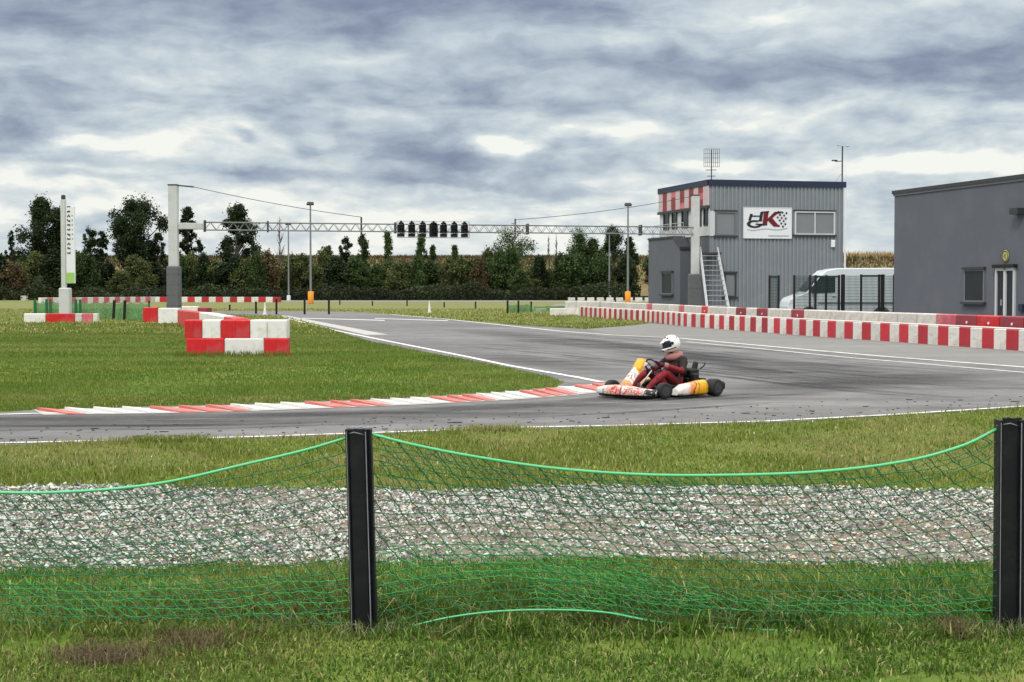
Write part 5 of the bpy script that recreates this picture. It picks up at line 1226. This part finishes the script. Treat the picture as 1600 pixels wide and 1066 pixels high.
# side pods
for s in (1, -1):
    b = MB(); rows = []
    for i in range(11):
        t = i/10; x = .34-.70*t; e_ = min(1, t*6, (1-t)*7); e_ = max(.15, e_); h = .15+.085*t
        top = .05+h*(.6+.4*e_); out = .50+.15*(.5+.5*e_)
        rows.append([Vector((x, s*.44, .05)), Vector((x, s*(out-.02), .045)), Vector((x, s*out, .075)), Vector((x, s*out, top-.04)), Vector((x, s*(out-.035), top)), Vector((x, s*.47, top-.015)), Vector((x, s*.44, top-.06))])
    b.grid(rows); b.add([p for p in rows[0]], [tuple(range(7))]); b.add([p for p in rows[-1]], [tuple(range(6, -1, -1))]); b.build('side_pod', 'pod', ka, True)
# seat
rows = []
for i in range(10):
    t = i/9; a = t*1.45; x = .06-.30*math.sin(min(a, 1.3))*1.15-.10*max(0, t-.6)*1.2; z = .05+.02*t+.50*max(0, t-.42)/.58
    hw = .15+.035*math.sin(t*3.14); rows.append([Vector((x+.10*abs(s)**3*(.3+t), s*hw, z+.14*abs(s)**3*(1-t*.6))) for s in (-1, -.8, -.4, 0, .4, .8, 1)])
b = MB(); b.grid(rows); so_ = b.build('seat', 'dmetal', ka, True); m_ = so_.modifiers.new('s', 'SOLIDIFY'); m_.thickness = .01
# engine, air box, exhaust, radiator, rear bumper, chain guard
b = MB(); b.box((-.30, -.42, .17), (.24, .20, .20), bev=.02)
for k in range(6): b.box((-.30, -.42, .27+k*.02), (.16, .17, .009))
b.box((-.30, -.42, .41), (.08, .08, .05), bev=.01); en = b.build('engine', 'dmetal', ka)
b = MB(); b.tube([(-.20, -.40, .22), (-.05, -.44, .20), (.02, -.46, .16)], .03, 8); b.tube([(-.42, -.40, .22), (-.58, -.30, .20), (-.70, -.05, .20), (-.68, .20, .21)], [.03, .05, .06, .035], 10); b.build('exhaust', 'dmetal', ka)
b = MB(); b.box((-.50, .06, .34), (.17, .26, .15), bev=.03); b.lathe([(.045, 0), (.045, .12), (.03, .14)], 10, Matrix.Translation((-.55, .12, .38)) @ Matrix.Rotation(R(-20), 4, 'Y')); b.box((-.46, .22, .26), (.12, .10, .16), bev=.02); b.build('air_box', 'black', ka)
b = MB(); b.box((-.40, .02, .22), (.10, .30, .10), bev=.01); b.tube([(-.56, .0, .14), (-.56, .0, .30)], .03, 8); b.box((-.58, .16, .30), (.05, .05, .20), bev=.01); b.tube([(-.6, .2, .4), (-.66, .24, .46), (-.68, .24, .50)], .012, 5); b.build('rear_mount', 'black', ka)
b = MB()
b.box((-.68, 0, .155), (.07, 1.30, .13), bev=.03); b.box((-.67, 0, .24), (.03, .5, .03)); b.build('rear_bumper', 'black', ka)
b = MB(); b.lathe([(.085, -.01), (.085, .01)], 16, Matrix.Translation((-.5, -.2, .14)) @ Matrix.Rotation(R(90), 4, 'X')); b.build('brake_disc', 'chrome', ka)
# steering wheel, turned to the driver's right
SWc = Vector((.27, 0, .45)); swT = Matrix.Translation(SWc) @ Matrix.Rotation(R(-58), 4, 'Y') @ Matrix.Rotation(R(-38), 4, 'Z')
b = MB(); pr = [swT @ Vector((.15*math.cos(a)*(1 if abs(math.sin(a)) < .9 else .9), .15*math.sin(a), 0)) for a in [i/28*2*math.pi for i in range(29)]]
b.tube(pr, .014, 8, caps=False); sw = b.build('steering_wheel', 'black', ka, True)
b = MB()
for a in (0, 2.1, 4.2): b.tube([swT @ Vector((0, 0, -.01)), swT @ Vector((.145*math.cos(a), .145*math.sin(a), 0))], .011, 5)
b.lathe([(.035, -.02), (.035, .015)], 12, swT); b.build('hub', 'dmetal', sw)
b = MB()
for s in (-1, 1): b.tube([(.72, s*.13, .06), (.74, s*.15, .20)], .01, 5); b.box((.745, s*.15, .20), (.02, .07, .06))
b.build('pedals', 'chrome', ka)

# ------------------------------------------------------------ driver
dr = empty('person', K0, KR, 'kart driver in a red and black suit and white helmet, seated and steering right', 'person')
def swp(a, off=0.0): return swT @ Vector((.15*math.cos(a), .15*math.sin(a), off))
nodes = []; edges = []
def nd_(p, r, par=None):
    nodes.append((Vector(p), r)); 
    if par is not None: edges.append((par, len(nodes)-1))
    return len(nodes)-1
pel = nd_((-.20, 0, .17), .125); abd = nd_((-.26, 0, .30), .125, pel); che = nd_((-.27, 0, .43), .15, abd); uch = nd_((-.25, 0, .545), .12, che)
nek = nd_((-.215, -.005, .64), .065, uch); hd_ = nd_((-.185, -.01, .74), .085, nek); nd_((-.185, -.01, .80), .08, hd_)
for s in (1, -1):
    hip = nd_((-.14, s*.10, .16), .095, pel); kn0 = nd_((.03, s*.15, .28), .082, hip); kn = nd_((.20, s*.19, .375), .062, kn0)
    ca_ = nd_((.37, s*.185, .285), .056, kn); an = nd_((.58, s*.16, .13), .04, ca_); hl = nd_((.645, s*.155, .09), .04, an); to = nd_((.725, s*.15, .20), .034, hl)
    sh_ = nd_((-.25, s*.165, .545), .078, uch); 
    el_ = Vector((-.08, s*.30, .385)) if s > 0 else Vector((-.06, -.29, .40))
    ang = R(95) if s > 0 else R(-85)
    gr = swp(ang); wr = gr.lerp(el_, .30)+Vector((0, 0, .01))
    ua = nd_(Vector((-.25, s*.165, .545)).lerp(el_, .5), .060, sh_); e1 = nd_(el_, .050, ua); fa = nd_(el_.lerp(wr, .45), .045, e1); w1 = nd_(wr, .030, fa)
    palm = nd_(gr.lerp(wr, .52), .030, w1)
    axis = (swp(ang+.05)-swp(ang-.05)).normalized(); inward = (gr-wr).normalized(); up = inward.cross(axis).normalized(); up = up if up.z > 0 else -up
    for k, (o_, L) in enumerate(((-.030, .058), (-.010, .066), (.010, .062), (.030, .050))):
        b0_ = gr.lerp(wr, .38)+axis*o_+up*.006; f1 = nd_(b0_+up*.008+inward*.012, .0105, palm); f2 = nd_(gr+axis*o_+up*.022+inward*.008, .0095, f1)
        f3 = nd_(gr+axis*o_+up*.010+inward*.025, .009, f2); nd_(gr+axis*o_-up*(L-.045)+inward*.020, .008, f3)
    t1 = nd_(gr.lerp(wr, .45)-axis*.034*s, .012, palm); t2 = nd_(gr-axis*.040*s-up*.008-inward*.012, .0105, t1); nd_(gr-axis*.036*s-up*.018+inward*.006, .009, t2)
me = bpy.data.meshes.new('body'); me.from_pydata([n[0] for n in nodes], edges, []); bo = bpy.data.objects.new('body', me); C.objects.link(bo)
sk = bo.modifiers.new('skin', 'SKIN'); sk.use_smooth_shade = True
if not me.skin_vertices: bpy.context.view_layer.objects.active = bo; bpy.ops.mesh.customdata_skin_add()
for i, (p, r) in enumerate(nodes): me.skin_vertices[0].data[i].radius = (r, r); me.skin_vertices[0].data[i].use_root = (i == 0)
ss = bo.modifiers.new('sub', 'SUBSURF'); ss.levels = 2; ss.render_levels = 2
dg = bpy.context.evaluated_depsgraph_get(); me2 = bpy.data.meshes.new_from_object(bo.evaluated_get(dg)); bpy.data.objects.remove(bo)
me2.name = 'body'; bo = bpy.data.objects.new('body', me2); C.objects.link(bo); bo.parent = dr
me2.materials.clear()
for k in ('suitred', 'suitblack', 'pwhite', 'rubber', 'skin'): me2.materials.append(M[k])
hands = [swp(R(95)), swp(R(-85))]
for f in me2.polygons:
    c = f.center; f.use_smooth = True; mi = 0
    if min((c-h).length for h in hands) < .085: mi = 0 if (c-hands[0]).length > .05 and (c-hands[1]).length > .05 else 1
    elif c.x > .60: mi = 3
    elif c.z > .67 and abs(c.y) < .14: mi = 4
    elif abs(c.y) > .12 and c.z > .36 and c.x < -.09: mi = 1
    elif c.x < -.28: mi = 1
    elif c.z > .50: mi = 1
    elif .28 < c.z < .40 and abs(c.y) < .10 and c.x < 0: mi = 1
    f.material_index = mi
for h, s in zip(hands, (1, -1)):
    el_ = Vector((-.08, .30, .385)) if s > 0 else Vector((-.06, -.29, .40)); wr = h.lerp(el_, .30)+Vector((0, 0, .01)); d = (el_-wr).normalized()
    b = MB(); b.lathe([(.034, -.012), (.042, -.004), (.046, .05), (.040, .055)], 12, Matrix.Translation(wr) @ d.to_track_quat('Z', 'Y').to_matrix().to_4x4()); b.build('cuff', 'collar', dr, True)
# neck collar
b = MB(); T = Matrix.Translation((-.235, -.01, .615)) @ Matrix.Rotation(R(12), 4, 'Y')
b.lathe([(.09, -.055), (.135, -.045), (.150, -.005), (.135, .045), (.10, .06)], 20, T); b.build('neck_brace', 'collar', dr, True)
b = MB()    # rib protector over the suit
b.grid([[Vector((-.27+.185*math.cos(a)*(1 if math.cos(a) > 0 else .85), .175*math.sin(a)*1.0, z)) for a in [R(-115)+R(230)*i/14 for i in range(15)]] for z in (.32, .38, .45, .50)]); o = b.build('rib_vest', 'suitblack', dr, True); m_ = o.modifiers.new('s', 'SOLIDIFY'); m_.thickness = .01
# helmet
hy = R(-36); HT = Matrix.Translation((-.160, -.012, .805)) @ Matrix.Rotation(hy, 4, 'Z') @ Matrix.Rotation(R(17), 4, 'Y')
def helm(u, v, k=1.0):        # u azimuth from front, v elevation
    cx = math.cos(v)*math.cos(u); cy = math.cos(v)*math.sin(u); cz = math.sin(v)
    x = cx*.148; y = cy*.127; z = cz*.142
    if cz < 0 and cx > 0: x += .045*cx*min(1, -cz*2.2)
    if cz < -.78: z = -.78*.142-(abs(cz)-.78)*.02
    return Vector((x*k, y*k, z*k))
NU, NV = 40, 24; b = MB(); vs = []; op = R(78)
for j in range(NV+1):
    v = -math.pi/2+math.pi*j/NV
    for i in range(NU): vs.append(HT @ helm(i/NU*2*math.pi-math.pi, v))
fs = []
for j in range(NV):
    for i in range(NU):
        u = (i+.5)/NU*2*math.pi-math.pi; v = -math.pi/2+math.pi*(j+.5)/NV
        if abs(u) < op and R(-15) < v < R(27): continue
        fs.append((j*NU+i, j*NU+(i+1) % NU, (j+1)*NU+(i+1) % NU, (j+1)*NU+i))
b.add(vs, fs); he = b.build('helmet', 'helmet', dr, True); m_ = he.modifiers.new('s', 'SOLIDIFY'); m_.thickness = .012; m_.offset = -1
b = MB(); b.grid([[HT @ helm(-op-.06+(2*op+.12)*i/20, R(-18)+R(48)*j/8, .965) for i in range(21)] for j in range(9)]); vi = b.build('visor', 'glass', he, True); m_ = vi.modifiers.new('s', 'SOLIDIFY'); m_.thickness = .004
b = MB(); b.grid([[HT @ (helm(-.75+1.5*i/10, R(24)+R(13)*j/3, 1.03)+Vector((.04*(1-j/3)*math.cos((-.75+1.5*i/10)), 0, 0))) for i in range(11)] for j in range(4)]); pk = b.build('peak', 'helmet', he, True); m_ = pk.modifiers.new('s', 'SOLIDIFY'); m_.thickness = .006
for u, v, rr_ in ((R(62), R(50), .017), (R(30), R(58), .014), (R(-30), R(58), .014), (R(88), R(8), .026), (R(-88), R(8), .026), (R(140), R(35), .012)):
    p = helm(u, v, 1.005); b = MB(); b.lathe([(rr_, -.004), (rr_, .004), (rr_*.6, .007)], 12, HT @ Matrix.Translation(p) @ p.to_track_quat('Z', 'Y').to_matrix().to_4x4()); b.build('vent', 'black', he)
b = MB(); b.grid([[HT @ helm(R(50)+R(60)*i/8, R(-30)+R(7)*j, 1.006) for i in range(9)] for j in range(2)]); b.build('stripe', 'black', he, True)
b = MB(); b.grid([[HT @ (helm(-.35+.7*i/6, R(-38)+R(16)*j/2, 1.01)) for i in range(7)] for j in range(3)]); b.build('chin_vent', 'black', he, True)
# face inside the helmet, behind the visor
b = MB()
for s in (-1, 1): b.lathe([(.012, -.004), (.012, .002), (.006, .005)], 10, HT @ Matrix.Translation((.104, s*.032, .015)) @ Matrix.Rotation(R(90), 4, 'Y'))
b.tube([HT @ Vector((.10, 0, .02)), HT @ Vector((.125, 0, -.015))], [.006, .012], 6); b.build('face', 'skin', dr)
